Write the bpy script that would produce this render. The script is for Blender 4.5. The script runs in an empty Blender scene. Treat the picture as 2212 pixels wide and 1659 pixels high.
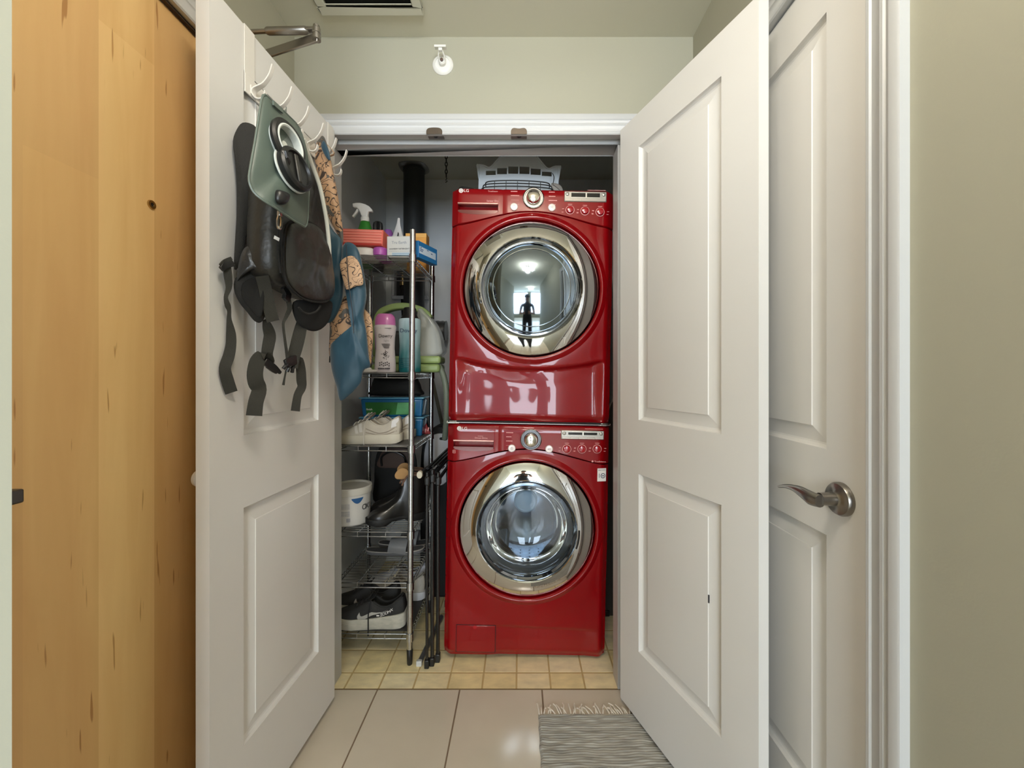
import bpy, bmesh, math, random
from mathutils import Vector, Matrix, noise as mnoise

random.seed(7)
SC = bpy.context.scene
COL = SC.collection
PI = math.pi

# ------------------------------------------------------------------ camera, world, lights, exposure
FPX, CX, CY = 860.0, 1125.0, 808.0            # focal length and vanishing point, in pixels of the 2212 x 1659 frame
EYE = 1.22
cam_d = bpy.data.cameras.new('camera')
cam = bpy.data.objects.new('camera', cam_d)
COL.objects.link(cam)
cam.location = (0, 0, EYE)
cam.rotation_euler = (PI / 2, 0, 0)
cam_d.sensor_width = 36.0
cam_d.sensor_fit = 'HORIZONTAL'
cam_d.lens = 36.0 * FPX / 2212.0
cam_d.shift_x = (1106.0 - CX) / 2212.0
cam_d.shift_y = -(829.5 - CY) / 2212.0
cam_d.clip_start = 0.02
SC.camera = cam

world = bpy.data.worlds.new('world')
SC.world = world
world.use_nodes = True
wn = world.node_tree.nodes
wn['Background'].inputs[0].default_value = (0.62, 0.76, 1.0, 1)
wn['Background'].inputs[1].default_value = 0.6


def area_light(name, loc, rot, sx, sy, power, color):
    d = bpy.data.lights.new(name, 'AREA')
    d.shape = 'RECTANGLE'
    d.size, d.size_y, d.energy, d.color = sx, sy, power, color
    o = bpy.data.objects.new(name, d)
    o.location, o.rotation_euler = loc, rot
    COL.objects.link(o)
    return o


# daylight through the two tall windows of the living room behind the camera
area_light('window_daylight', (-0.9, -4.9, 1.40), (PI / 2, 0, 0), 1.45, 2.0, 150, (0.80, 0.90, 1.0))
area_light('window_daylight', (0.9, -4.9, 1.40), (PI / 2, 0, 0), 1.45, 2.0, 150, (0.80, 0.90, 1.0))
LAMP_POWER = 93.0
LAMPS = [(0.0, 0.20, 2.49), (0.1, -2.6, 2.49)]

SC.view_settings.view_transform = 'Standard'
SC.view_settings.look = 'None'
SC.view_settings.exposure = 0.20
SC.view_settings.gamma = 1.0
SC.view_settings.use_curve_mapping = False
SC.cycles.use_denoising = True
SC.cycles.max_bounces = 12
SC.cycles.diffuse_bounces = 9
SC.cycles.glossy_bounces = 5
SC.cycles.transparent_max_bounces = 12
SC.cycles.caustics_reflective = True
SC.cycles.caustics_refractive = False
SC.cycles.sample_clamp_indirect = 6.0
SC.cycles.blur_glossy = 0.5


# ------------------------------------------------------------------ helpers: colour and materials
def lin(c):
    return c / 12.92 if c <= 0.04045 else ((c + 0.055) / 1.055) ** 2.4


def rgb(r, g, b):
    return (lin(r / 255), lin(g / 255), lin(b / 255), 1.0)


MATS = {}


def mat(name, col, rough=0.5, metal=0.0, coat=0.0, var=0.0, vscale=8.0, bump=0.0, bscale=60.0, spec=0.5,
        stretch=(1, 1, 1), trans=0.0, sheen=0.0, emit=0.0):
    if name in MATS:
        return MATS[name]
    m = bpy.data.materials.new(name)
    m.use_nodes = True
    nt = m.node_tree
    b = nt.nodes['Principled BSDF']
    b.inputs['Base Color'].default_value = col
    b.inputs['Roughness'].default_value = rough
    b.inputs['Metallic'].default_value = metal
    b.inputs['Coat Weight'].default_value = coat
    b.inputs['Coat Roughness'].default_value = 0.04
    b.inputs['Specular IOR Level'].default_value = spec
    b.inputs['Transmission Weight'].default_value = trans
    if sheen:
        b.inputs['Sheen Weight'].default_value = sheen
    if emit:
        b.inputs['Emission Color'].default_value = col
        b.inputs['Emission Strength'].default_value = emit
    tc = mp = None
    if var or bump:
        tc = nt.nodes.new('ShaderNodeTexCoord')
        mp = nt.nodes.new('ShaderNodeMapping')
        mp.inputs['Scale'].default_value = stretch
        nt.links.new(tc.outputs['Object'], mp.inputs['Vector'])
    if var:
        n = nt.nodes.new('ShaderNodeTexNoise')
        n.inputs['Scale'].default_value = vscale
        n.inputs['Detail'].default_value = 4
        nt.links.new(mp.outputs[0], n.inputs['Vector'])
        r = nt.nodes.new('ShaderNodeValToRGB')
        r.color_ramp.elements[0].position = 0.3
        r.color_ramp.elements[1].position = 0.7
        r.color_ramp.elements[0].color = tuple(c * (1 - var) for c in col[:3]) + (1,)
        r.color_ramp.elements[1].color = tuple(min(1, c * (1 + var)) for c in col[:3]) + (1,)
        nt.links.new(n.outputs['Fac'], r.inputs[0])
        nt.links.new(r.outputs[0], b.inputs['Base Color'])
    if bump:
        n2 = nt.nodes.new('ShaderNodeTexNoise')
        n2.inputs['Scale'].default_value = bscale
        n2.inputs['Detail'].default_value = 3
        nt.links.new(mp.outputs[0], n2.inputs['Vector'])
        bp = nt.nodes.new('ShaderNodeBump')
        bp.inputs['Strength'].default_value = bump
        bp.inputs['Distance'].default_value = 0.004
        nt.links.new(n2.outputs['Fac'], bp.inputs['Height'])
        nt.links.new(bp.outputs[0], b.inputs['Normal'])
    MATS[name] = m
    return m


def wood_mat(name, col, dark):
    m = bpy.data.materials.new(name)
    m.use_nodes = True
    nt = m.node_tree
    b = nt.nodes['Principled BSDF']
    b.inputs['Roughness'].default_value = 0.42
    tc = nt.nodes.new('ShaderNodeTexCoord')
    mp = nt.nodes.new('ShaderNodeMapping')
    mp.inputs['Scale'].default_value = (6, 6, 0.55)
    nt.links.new(tc.outputs['Object'], mp.inputs[0])
    n = nt.nodes.new('ShaderNodeTexNoise')
    n.inputs['Scale'].default_value = 3.5
    n.inputs['Detail'].default_value = 6
    n.inputs['Distortion'].default_value = 0.6
    nt.links.new(mp.outputs[0], n.inputs['Vector'])
    r = nt.nodes.new('ShaderNodeValToRGB')
    r.color_ramp.elements[0].position, r.color_ramp.elements[1].position = 0.3, 0.72
    r.color_ramp.elements[0].color, r.color_ramp.elements[1].color = dark, col
    nt.links.new(n.outputs['Fac'], r.inputs[0])
    mp2 = nt.nodes.new('ShaderNodeMapping')
    mp2.inputs['Scale'].default_value = (60, 60, 5.0)
    nt.links.new(tc.outputs['Object'], mp2.inputs[0])
    n2 = nt.nodes.new('ShaderNodeTexNoise')
    n2.inputs['Scale'].default_value = 1.6
    n2.inputs['Detail'].default_value = 1
    nt.links.new(mp2.outputs[0], n2.inputs['Vector'])
    r2 = nt.nodes.new('ShaderNodeValToRGB')
    r2.color_ramp.elements[0].position, r2.color_ramp.elements[1].position = 0.23, 0.27
    r2.color_ramp.elements[0].color = (0.62, 0.5, 0.4, 1)
    r2.color_ramp.elements[1].color = (1, 1, 1, 1)
    nt.links.new(n2.outputs['Fac'], r2.inputs[0])
    mx = nt.nodes.new('ShaderNodeMix')
    mx.data_type, mx.blend_type = 'RGBA', 'MULTIPLY'
    mx.inputs[0].default_value = 1.0
    nt.links.new(r.outputs[0], mx.inputs[6])
    nt.links.new(r2.outputs[0], mx.inputs[7])
    nt.links.new(mx.outputs[2], b.inputs['Base Color'])
    return m


def print_mat(name, ground, ink, scale, width, second=None, second_at=0.6):
    """Cloth printed with fine contour lines of ink, optionally with patches of a second ground colour."""
    m = bpy.data.materials.new(name)
    m.use_nodes = True
    nt = m.node_tree
    b = nt.nodes['Principled BSDF']
    b.inputs['Roughness'].default_value = 0.6
    b.inputs['Sheen Weight'].default_value = 0.15
    tc = nt.nodes.new('ShaderNodeTexCoord')
    n = nt.nodes.new('ShaderNodeTexNoise')
    n.inputs['Scale'].default_value = scale
    n.inputs['Detail'].default_value = 1.5
    n.inputs['Distortion'].default_value = 0.8
    nt.links.new(tc.outputs['Object'], n.inputs['Vector'])
    mu = nt.nodes.new('ShaderNodeMath')
    mu.operation = 'MULTIPLY'
    mu.inputs[1].default_value = 7.0
    nt.links.new(n.outputs['Fac'], mu.inputs[0])
    fr = nt.nodes.new('ShaderNodeMath')
    fr.operation = 'FRACT'
    nt.links.new(mu.outputs[0], fr.inputs[0])
    lt = nt.nodes.new('ShaderNodeMath')
    lt.operation = 'LESS_THAN'
    lt.inputs[1].default_value = width
    nt.links.new(fr.outputs[0], lt.inputs[0])
    mx = nt.nodes.new('ShaderNodeMix')
    mx.data_type = 'RGBA'
    mx.inputs[6].default_value = ground
    mx.inputs[7].default_value = ink
    nt.links.new(lt.outputs[0], mx.inputs[0])
    last = mx.outputs[2]
    if second:
        n2 = nt.nodes.new('ShaderNodeTexNoise')
        n2.inputs['Scale'].default_value = scale * 0.55
        nt.links.new(tc.outputs['Object'], n2.inputs['Vector'])
        g = nt.nodes.new('ShaderNodeMath')
        g.operation = 'GREATER_THAN'
        g.inputs[1].default_value = second_at
        nt.links.new(n2.outputs['Fac'], g.inputs[0])
        m2 = nt.nodes.new('ShaderNodeMix')
        m2.data_type = 'RGBA'
        nt.links.new(g.outputs[0], m2.inputs[0])
        nt.links.new(last, m2.inputs[6])
        m2.inputs[7].default_value = second
        last = m2.outputs[2]
    nt.links.new(last, b.inputs['Base Color'])
    MATS[name] = m
    return m


def pane_mat(name, tint, refl, rough=0.02):
    """Clear glazing: what lies behind it shows through, with a mirror share on top."""
    m = bpy.data.materials.new(name)
    m.use_nodes = True
    nt = m.node_tree
    nt.nodes.remove(nt.nodes['Principled BSDF'])
    out = nt.nodes['Material Output']
    t = nt.nodes.new('ShaderNodeBsdfTransparent')
    t.inputs[0].default_value = tint
    g = nt.nodes.new('ShaderNodeBsdfGlossy')
    g.inputs['Roughness'].default_value = rough
    fz = nt.nodes.new('ShaderNodeLayerWeight')
    fz.inputs[0].default_value = 0.25
    ad = nt.nodes.new('ShaderNodeMath')
    ad.operation = 'ADD'
    ad.use_clamp = True
    ad.inputs[1].default_value = refl
    nt.links.new(fz.outputs['Fresnel'], ad.inputs[0])
    mx = nt.nodes.new('ShaderNodeMixShader')
    nt.links.new(ad.outputs[0], mx.inputs[0])
    nt.links.new(t.outputs[0], mx.inputs[1])
    nt.links.new(g.outputs[0], mx.inputs[2])
    nt.links.new(mx.outputs[0], out.inputs['Surface'])
    MATS[name] = m
    return m


# ------------------------------------------------------------------ helpers: geometry
def catmull(pts, n=5, closed=True):
    out = []
    L = len(pts)
    rng = range(L if closed else L - 1)
    for i in rng:
        if closed:
            p0, p1, p2, p3 = pts[i - 1], pts[i], pts[(i + 1) % L], pts[(i + 2) % L]
        else:
            p0, p1, p2, p3 = pts[max(i - 1, 0)], pts[i], pts[i + 1], pts[min(i + 2, L - 1)]
        for k in range(n):
            t = k / n
            out.append(tuple(0.5 * (2 * b + (c - a) * t + (2 * a - 5 * b + 4 * c - d) * t * t + (3 * b - a - 3 * c + d) * t ** 3)
                             for a, b, c, d in zip(p0, p1, p2, p3)))
    if not closed:
        out.append(tuple(pts[-1]))
    return out


def interp(tab, t):
    if t <= tab[0][0]:
        return tab[0][1]
    for (a, va), (b, vb) in zip(tab, tab[1:]):
        if t <= b:
            u = (t - a) / (b - a)
            u = u * u * (3 - 2 * u) * 0.5 + u * 0.5
            return va + (vb - va) * u
    return tab[-1][1]


def sstep(a, b, x):
    t = min(1.0, max(0.0, (x - a) / (b - a)))
    return t * t * (3 - 2 * t)


class MB:
    def __init__(s):
        s.v, s.f, s.m = [], [], []

    def add(s, vs, fs, mi=0):
        k = len(s.v)
        s.v += [tuple(p) for p in vs]
        for f in fs:
            s.f.append([i + k for i in f])
            s.m.append(mi)
        return s

    def box(s, x0, x1, y0, y1, z0, z1, mi=0):
        v = [(x0, y0, z0), (x1, y0, z0), (x1, y1, z0), (x0, y1, z0), (x0, y0, z1), (x1, y0, z1), (x1, y1, z1), (x0, y1, z1)]
        return s.add(v, [(3, 2, 1, 0), (4, 5, 6, 7), (0, 1, 5, 4), (1, 2, 6, 5), (2, 3, 7, 6), (3, 0, 4, 7)], mi)

    def tube(s, path, r, n=8, closed=False, caps=True, mi=0):
        P = [Vector(p) for p in path]
        L = len(P)
        R = r if isinstance(r, (list, tuple)) else [r] * L
        T = []
        for i in range(L):
            a = P[i - 1] if (closed or i > 0) else P[i]
            b = P[(i + 1) % L] if (closed or i < L - 1) else P[i]
            d = b - a
            T.append(d.normalized() if d.length > 1e-9 else Vector((0, 0, 1)))
        up = Vector((0, 0, 1)) if abs(T[0].z) < 0.9 else Vector((1, 0, 0))
        nrm = (up - T[0] * up.dot(T[0])).normalized()
        vs = []
        for i in range(L):
            nrm = nrm - T[i] * nrm.dot(T[i])
            nrm = nrm.normalized() if nrm.length > 1e-6 else T[i].orthogonal().normalized()
            bi = T[i].cross(nrm)
            for k in range(n):
                a = 2 * PI * k / n
                vs.append(P[i] + (nrm * math.cos(a) + bi * math.sin(a)) * R[i])
        fs = []
        for i in range(L if closed else L - 1):
            j = (i + 1) % L
            for k in range(n):
                q = (k + 1) % n
                fs.append((i * n + k, i * n + q, j * n + q, j * n + k))
        if caps and not closed:
            fs.append(tuple(range(n))[::-1])
            fs.append(tuple((L - 1) * n + k for k in range(n)))
        return s.add(vs, fs, mi)

    def lathe(s, prof, n=40, c=(0, 0, 0), axis='z', mi=0, sx=1.0, sy=1.0):
        """prof: (radius, height) pairs. axis z: height along +z; axis y: height along +y (profile seen in the xz plane); axis x likewise."""
        vs, fs = [], []
        for r, h in prof:
            for k in range(n):
                a = 2 * PI * k / n
                u, w = r * math.cos(a) * sx, r * math.sin(a) * sy
                if axis == 'z':
                    p = (u, w, h)
                elif axis == 'y':
                    p = (u, h, w)
                else:
                    p = (h, u, w)
                vs.append((p[0] + c[0], p[1] + c[1], p[2] + c[2]))
        for i in range(len(prof) - 1):
            for k in range(n):
                q = (k + 1) % n
                fs.append((i * n + k, i * n + q, (i + 1) * n + q, (i + 1) * n + k))
        if prof[0][0] > 1e-6:
            fs.append(tuple(range(n))[::-1])
        if prof[-1][0] > 1e-6:
            fs.append(tuple((len(prof) - 1) * n + k for k in range(n)))
        return s.add(vs, fs, mi)

    def ringlathe(s, prof, n=40, c=(0, 0, 0), axis='y', mi=0):
        """Closed profile swept round: no caps, last profile point joins the first."""
        vs, fs = [], []
        for r, h in prof:
            for k in range(n):
                a = 2 * PI * k / n
                u, w = r * math.cos(a), r * math.sin(a)
                p = (u, h, w) if axis == 'y' else ((u, w, h) if axis == 'z' else (h, u, w))
                vs.append((p[0] + c[0], p[1] + c[1], p[2] + c[2]))
        M = len(prof)
        for i in range(M):
            j = (i + 1) % M
            for k in range(n):
                q = (k + 1) % n
                fs.append((i * n + k, i * n + q, j * n + q, j * n + k))
        return s.add(vs, fs, mi)

    def prism(s, pts, off, mi=0):
        """Polygon of 3-D points extruded by the vector off."""
        n = len(pts)
        o = Vector(off)
        vs = [Vector(p) for p in pts] + [Vector(p) + o for p in pts]
        fs = [tuple(range(n))[::-1], tuple(range(n, 2 * n))]
        for i in range(n):
            j = (i + 1) % n
            fs.append((i, j, n + j, n + i))
        return s.add(vs, fs, mi)

    def puff(s, pts, normal, front, back=0.0, wr=0.0, seed=0.0, smooth=5, power=0.5, wscale=18.0, mi=0):
        """A cushion: closed outline of 3-D points, swelling by front along the normal and by back against it."""
        P = [Vector(p) for p in (catmull(pts, smooth) if smooth > 1 else pts)]
        N = Vector(normal).normalized()
        c = sum(P, Vector()) / len(P)
        S = [1.0, 0.975, 0.92, 0.84, 0.74, 0.62, 0.48, 0.32, 0.15]
        n = len(P)
        vs, fs = [], []

        def ring(sc, h):
            for p in P:
                q = c + (p - c) * sc
                w = wr * mnoise.noise(q * wscale + Vector((seed, seed * 2.3, 0))) * (1 - sc ** 4) if wr else 0
                vs.append(q + N * (h + w))
        for sc in S:
            ring(sc, front * (1 - sc * sc) ** power)
        nr = len(S)
        for i in range(nr - 1):
            for k in range(n):
                q = (k + 1) % n
                fs.append((i * n + k, i * n + q, (i + 1) * n + q, (i + 1) * n + k))
        vs.append(c + N * front)
        t = len(vs) - 1
        for k in range(n):
            fs.append(((nr - 1) * n + k, (nr - 1) * n + (k + 1) % n, t))
        base = len(vs)
        SB = [0.97, 0.7, 0.3]
        for sc in SB:
            ring(sc, -max(back, 0.0015) * (1 - sc * sc) ** power)
        prev = 0
        for i in range(len(SB)):
            cur = base + i * n
            for k in range(n):
                q = (k + 1) % n
                fs.append((prev + q, prev + k, cur + k, cur + q))
            prev = cur
        vs.append(c - N * max(back, 0.0015))
        t = len(vs) - 1
        for k in range(n):
            fs.append((prev + (k + 1) % n, prev + k, t))
        return s.add(vs, fs, mi)

    def ribbon(s, path, width, wdir, thick=0.0016, sm=4, mi=0):
        """A strap: width (one value or one for each point) measured along wdir."""
        W = list(width) if isinstance(width, (list, tuple)) else [width] * len(path)
        D = [Vector(wdir)] * len(path) if not isinstance(wdir[0], (list, tuple, Vector)) else [Vector(d) for d in wdir]
        rows = [tuple(p) + (w,) + tuple(d) for p, w, d in zip(path, W, D)]
        rows = catmull(rows, sm, closed=False)
        vs, fs = [], []
        L = len(rows)
        C = [Vector(r[:3]) for r in rows]
        for i, r in enumerate(rows):
            t = (C[min(i + 1, L - 1)] - C[max(i - 1, 0)]).normalized()
            d = Vector(r[4:7])
            d = (d - t * d.dot(t)).normalized()
            nn = t.cross(d).normalized() * thick / 2
            h = d * r[3] / 2
            vs += [C[i] - h - nn, C[i] + h - nn, C[i] + h + nn, C[i] - h + nn]
        for i in range(L - 1):
            for k in range(4):
                q = (k + 1) % 4
                fs.append((i * 4 + k, i * 4 + q, i * 4 + 4 + q, i * 4 + 4 + k))
        fs.append((3, 2, 1, 0))
        e = (L - 1) * 4
        fs.append((e, e + 1, e + 2, e + 3))
        return s.add(vs, fs, mi)

    def grid(s, nx, ny, fn, mi=0, close_back=None):
        vs = [fn(i / nx, j / ny) for j in range(ny + 1) for i in range(nx + 1)]
        fs = []
        for j in range(ny):
            for i in range(nx):
                a = j * (nx + 1) + i
                fs.append((a, a + 1, a + nx + 2, a + nx + 1))
        return s.add(vs, fs, mi)

    def mesh(s, name, mats, angle=35.0, smooth=True):
        me = bpy.data.meshes.new(name)
        me.from_pydata([tuple(p) for p in s.v], [], s.f)
        for m in (mats if isinstance(mats, (list, tuple)) else [mats]):
            me.materials.append(m)
        me.polygons.foreach_set('material_index', s.m)
        bm = bmesh.new()
        bm.from_mesh(me)
        bmesh.ops.remove_doubles(bm, verts=bm.verts, dist=1e-6)
        bmesh.ops.recalc_face_normals(bm, faces=bm.faces)
        lim = math.radians(angle)
        for f in bm.faces:
            f.smooth = smooth
        for e in bm.edges:
            if len(e.link_faces) == 2:
                e.smooth = e.calc_face_angle(0.0) < lim
            else:
                e.smooth = True
        bm.to_mesh(me)
        bm.free()
        me.update()
        return me


def link(name, me, parent=None):
    o = bpy.data.objects.new(name, me)
    COL.objects.link(o)
    if parent is not None:
        o.parent = parent
    return o


def obj(name, mb, mats, parent=None, bevel=0.0, seg=2, angle=35.0, smooth=True, label=None):
    o = link(name, mb.mesh(name, mats, angle, smooth), parent)
    if bevel:
        b = o.modifiers.new('bevel', 'BEVEL')
        b.width, b.segments, b.limit_method = bevel, seg, 'ANGLE'
        b.angle_limit = math.radians(40)
        b.harden_normals = False
        for p in o.data.polygons:
            p.use_smooth = True
    if label:
        o['label'] = label
    return o


def tag(o, label, cat, group=None):
    o['label'], o['category'] = label, cat
    if group:
        o['group'] = group
    return o


def thing(name, label, cat, loc=(0, 0, 0), rot=(0, 0, 0), group=None):
    o = bpy.data.objects.new(name, None)
    o.empty_display_size = 0.05
    COL.objects.link(o)
    o.location, o.rotation_euler = loc, rot
    return tag(o, label, cat, group)


def struct(name, mb, mats, label=None, bevel=0.0, smooth=True, seg=2):
    o = obj(name, mb, mats, bevel=bevel, smooth=smooth, seg=seg)
    o['kind'] = 'structure'
    if label:
        o['label'] = label
    return o


_txt = {}


def text_mesh(s, size, m, depth=0.0003, shear=0.0):
    key = (s, size, m.name, depth, shear)
    if key in _txt:
        return _txt[key]
    c = bpy.data.curves.new('lettering', 'FONT')
    c.body, c.size, c.extrude, c.shear = s, size, depth, shear
    c.align_x, c.align_y = 'CENTER', 'CENTER'
    c.resolution_u = 3
    o = bpy.data.objects.new('lettering', c)
    COL.objects.link(o)
    bpy.context.view_layer.update()
    dg = bpy.context.evaluated_depsgraph_get()
    me = bpy.data.meshes.new_from_object(o.evaluated_get(dg))
    bpy.data.objects.remove(o)
    me.materials.clear()
    me.materials.append(m)
    _txt[key] = me
    return me


def text(s, size, m, parent, loc, rot=(PI / 2, 0, 0), depth=0.0003, sx=1.0, name='lettering', shear=0.0):
    o = link(name, text_mesh(s, size, m, depth, shear), parent)
    o.location, o.rotation_euler, o.scale = loc, rot, (sx, 1, 1)
    return o


def at(px, py, Y):
    """World point at depth Y on the sight line measured at (px, py)."""
    return Vector(((px - CX) * Y / FPX, Y, EYE + (CY - py) * Y / FPX))


# ------------------------------------------------------------------ materials
M_sage = mat('sage_paint', rgb(166, 164, 147), 0.75, bump=0.04, bscale=220, spec=0.25)
M_ceil = mat('ceiling_paint', rgb(212, 210, 194), 0.85, bump=0.04, bscale=180, spec=0.2)
M_closet = mat('closet_paint', rgb(230, 232, 232), 0.8, spec=0.2, var=0.03, vscale=3)
M_white = mat('white_gloss_paint', rgb(220, 218, 214), 0.42, var=0.015, vscale=3)
M_trim = mat('trim_paint', rgb(193, 194, 194), 0.4)
M_tile = mat('floor_tile', rgb(208, 198, 180), 0.16, var=0.04, vscale=5, spec=0.5)
M_grout = mat('grout', rgb(128, 108, 88), 0.9)
M_vinyl = mat('vinyl_tile', rgb(214, 186, 130), 0.38, var=0.16, vscale=14)
M_vgrout = mat('vinyl_joint', rgb(196, 170, 118), 0.6)
M_steel = mat('brushed_steel', rgb(160, 156, 150), 0.32, 1.0)
M_nickel = mat('satin_nickel', rgb(150, 145, 138), 0.3, 1.0)
M_chrome = mat('chrome', rgb(222, 222, 220), 0.04, 1.0)
M_wire = mat('chrome_wire', rgb(205, 207, 208), 0.22, 1.0)
M_red = mat('metallic_red', rgb(132, 3, 10), 0.28, 0.0, coat=0.55, spec=0.2)
M_redside = mat('dark_red_side', rgb(92, 8, 12), 0.4, 0.1)
M_redknob = mat('red_plastic', rgb(160, 14, 26), 0.18, coat=0.6)
M_pink = mat('pale_print', rgb(232, 170, 165), 0.5)
M_black = mat('black_plastic', rgb(24, 24, 24), 0.38)
M_matte = mat('black_matte', rgb(14, 14, 13), 0.7)
M_silver = mat('silver_plastic', rgb(170, 165, 156), 0.35, 0.6)
M_screen = mat('dark_screen', rgb(30, 28, 28), 0.15)
M_wplast = mat('white_plastic', rgb(228, 227, 222), 0.38)
M_print = mat('white_print', rgb(238, 234, 228), 0.5)
M_ink = mat('dark_ink', rgb(45, 45, 50), 0.6)

# ------------------------------------------------------------------ room shell
XL, XR, YB, ZC = -0.853, 0.649, 1.50, 2.49       # hall walls, wall with the closet opening, ceiling
XH = -0.64                                       # nearer part of the left wall
OX0, OX1, OZ = -0.742, 0.388, 2.126              # closet opening between the jambs
CL, CR, CB = -0.88, 0.62, 2.60                   # closet walls

w = MB()
w.box(XL - 0.1, OX0 - 0.02, YB, YB + 0.115, 0, ZC)
w.box(OX1 + 0.02, XR + 0.1, YB, YB + 0.115, 0, ZC)
w.box(OX0 - 0.02, OX1 + 0.02, YB, YB + 0.115, OZ + 0.02, ZC)
struct('wall_back', w, M_sage, 'sage green wall over the closet opening')

# left wall with the entry door opening (0.36..1.375)
DY0, DY1, DZ = 0.40, 1.375, 2.125
w = MB()
w.box(XL - 0.12, XL, DY1 + 0.012, YB, 0, ZC)
w.box(XL - 0.12, XL, 0.2, DY1 + 0.012, DZ + 0.012, ZC)
w.box(XL - 0.12, XL, 0.2, DY0 - 0.012, 0, DZ + 0.012)
struct('wall_left', w, M_sage, 'sage green wall round the wooden entry door')
w = MB()
w.box(-1.06, -0.94, -2.2, 0.51, 0, ZC)
w.prism([(-0.94, 0.478, 0), (-0.611, 0.478, 0), (-0.668, 0.515, 0), (-0.94, 0.515, 0)], (0, 0, ZC))
struct('wall_hall_left', w, M_sage, smooth=False, label='sage green corner of the hall wall before the wooden door')
# right wall with its door opening
RY0, RY1, RZ = 0.736, 1.455, 2.118
w = MB()
w.box(XR, XR + 0.12, -2.2, RY0 - 0.012, 0, ZC)
w.box(XR, XR + 0.12, RY1 + 0.012, YB, 0, ZC)
w.box(XR, XR + 0.12, RY0 - 0.012, RY1 + 0.012, RZ + 0.012, ZC)
struct('wall_right', w, M_sage, 'sage green wall beside the white side door')
w = MB()
w.box(-3.0, 3.0, -5.2, 2.8, ZC, ZC + 0.1)
struct('ceiling', w, M_ceil, 'flat pale ceiling')
# living room behind the camera
w = MB()
w.box(-3.0, -0.94, -2.3, -2.2, 0, ZC)
struct('wall_living_left', w, M_sage)
w = MB()
w.box(XR + 0.12, 3.0, -2.3, -2.2, 0, ZC)
struct('wall_living_right', w, M_sage)
w = MB()
w.box(-3.0, -2.9, -5.2, -2.3, 0, ZC)
struct('wall_far_left', w, M_sage)
w = MB()
w.box(2.9, 3.0, -5.2, -2.3, 0, ZC)
struct('wall_far_right', w, M_sage)
w = MB()
for x0, x1 in ((-2.9, -1.62), (-0.18, 0.18), (1.62, 2.9)):
    w.box(x0, x1, -5.1, -4.95, 0, ZC)
for x0, x1 in ((-1.62, -0.18), (0.18, 1.62)):
    w.box(x0, x1, -5.1, -4.95, 0, 0.4)
    w.box(x0, x1, -5.1, -4.95, 2.4, ZC)
struct('wall_window', w, M_sage)
# closet shell
w = MB()
w.box(CL - 0.1, CL, YB + 0.115, CB, 0, ZC)
struct('wall_closet_left', w, M_closet, 'grey painted side wall inside the closet')
w = MB()
w.box(CR, CR + 0.1, YB + 0.115, CB, 0, ZC)
struct('wall_closet_right', w, M_closet, 'grey painted side wall behind the stacked machines')
w = MB()
w.box(CL - 0.1, CR + 0.1, CB, CB + 0.1, 0, ZC)
struct('wall_closet_back', w, M_closet, 'grey painted wall at the back of the closet')

# floor: hall tiles and closet tiles are parts of one floor
fl = MB().box(-3.0, 3.0, -5.2, 2.7, -0.08, -0.0018)
floor = struct('floor', fl, M_grout, 'tiled hall and closet floor')
TX = [-0.872, -0.554, -0.236, 0.082, 0.400, 0.718]
TYs = [1.541, 0.93, 0.294, -0.342, -0.978, -1.614, -2.25]
gj = 0.0022
for i in range(5):
    for j in range(6):
        y1, y0 = TYs[j], TYs[j + 1]
        o = obj('tile', MB().box(TX[i] + gj, TX[i + 1] - gj, y0 + gj, y1 - gj, -0.006, 0.0), M_tile, floor, bevel=0.001, seg=1)
o = obj('tile', MB().box(-2.9, 2.9, -5.0, -2.254, -0.006, 0.0), M_tile, floor)
pit = 0.1338
vx = [-0.0170 + pit * k for k in range(-7, 6)]
vy = [1.543, 1.6254] + [1.6254 + pit * k for k in range(1, 9)]
tints = [mat('vinyl_tile_%d' % k, rgb(*c), 0.36, var=0.15, vscale=13, stretch=(1, 1.8, 1)) for k, c in
         enumerate([(238, 222, 178), (240, 222, 170), (232, 214, 162), (240, 226, 186)])]
for i in range(len(vx) - 1):
    for j in range(len(vy) - 1):
        x0, x1 = max(vx[i], CL), min(vx[i + 1], CR)
        y0, y1 = vy[j], min(vy[j + 1], CB)
        if x1 - x0 < 0.01 or y1 - y0 < 0.01:
            continue
        g = 0.0034
        o = obj('vinyl_tile', MB().box(x0 + g, x1 - g, y0 + (g if j else 0), y1 - g, -0.0015, 0.0008), random.choice(tints), floor, bevel=0.0006, seg=1)
obj('vinyl_joint', MB().box(CL, CR, 1.543, CB, -0.0017, 0.0002), M_vgrout, floor)
obj('seam_strip', MB().box(OX0 + 0.01, OX1 - 0.01, 1.5395, 1.5425, -0.002, 0.0012), mat('seam', rgb(120, 96, 62), 0.7), floor)


# ------------------------------------------------------------------ trim: swept casings
CASING = [(0.0, 0.0), (0.0, 0.010), (0.004, 0.013), (0.010, 0.013), (0.013, 0.010), (0.030, 0.012), (0.034, 0.015), (0.040, 0.015),
          (0.043, 0.012), (0.050, 0.014), (0.054, 0.018), (0.070, 0.019), (0.074, 0.017), (0.074, 0.0)]


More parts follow.
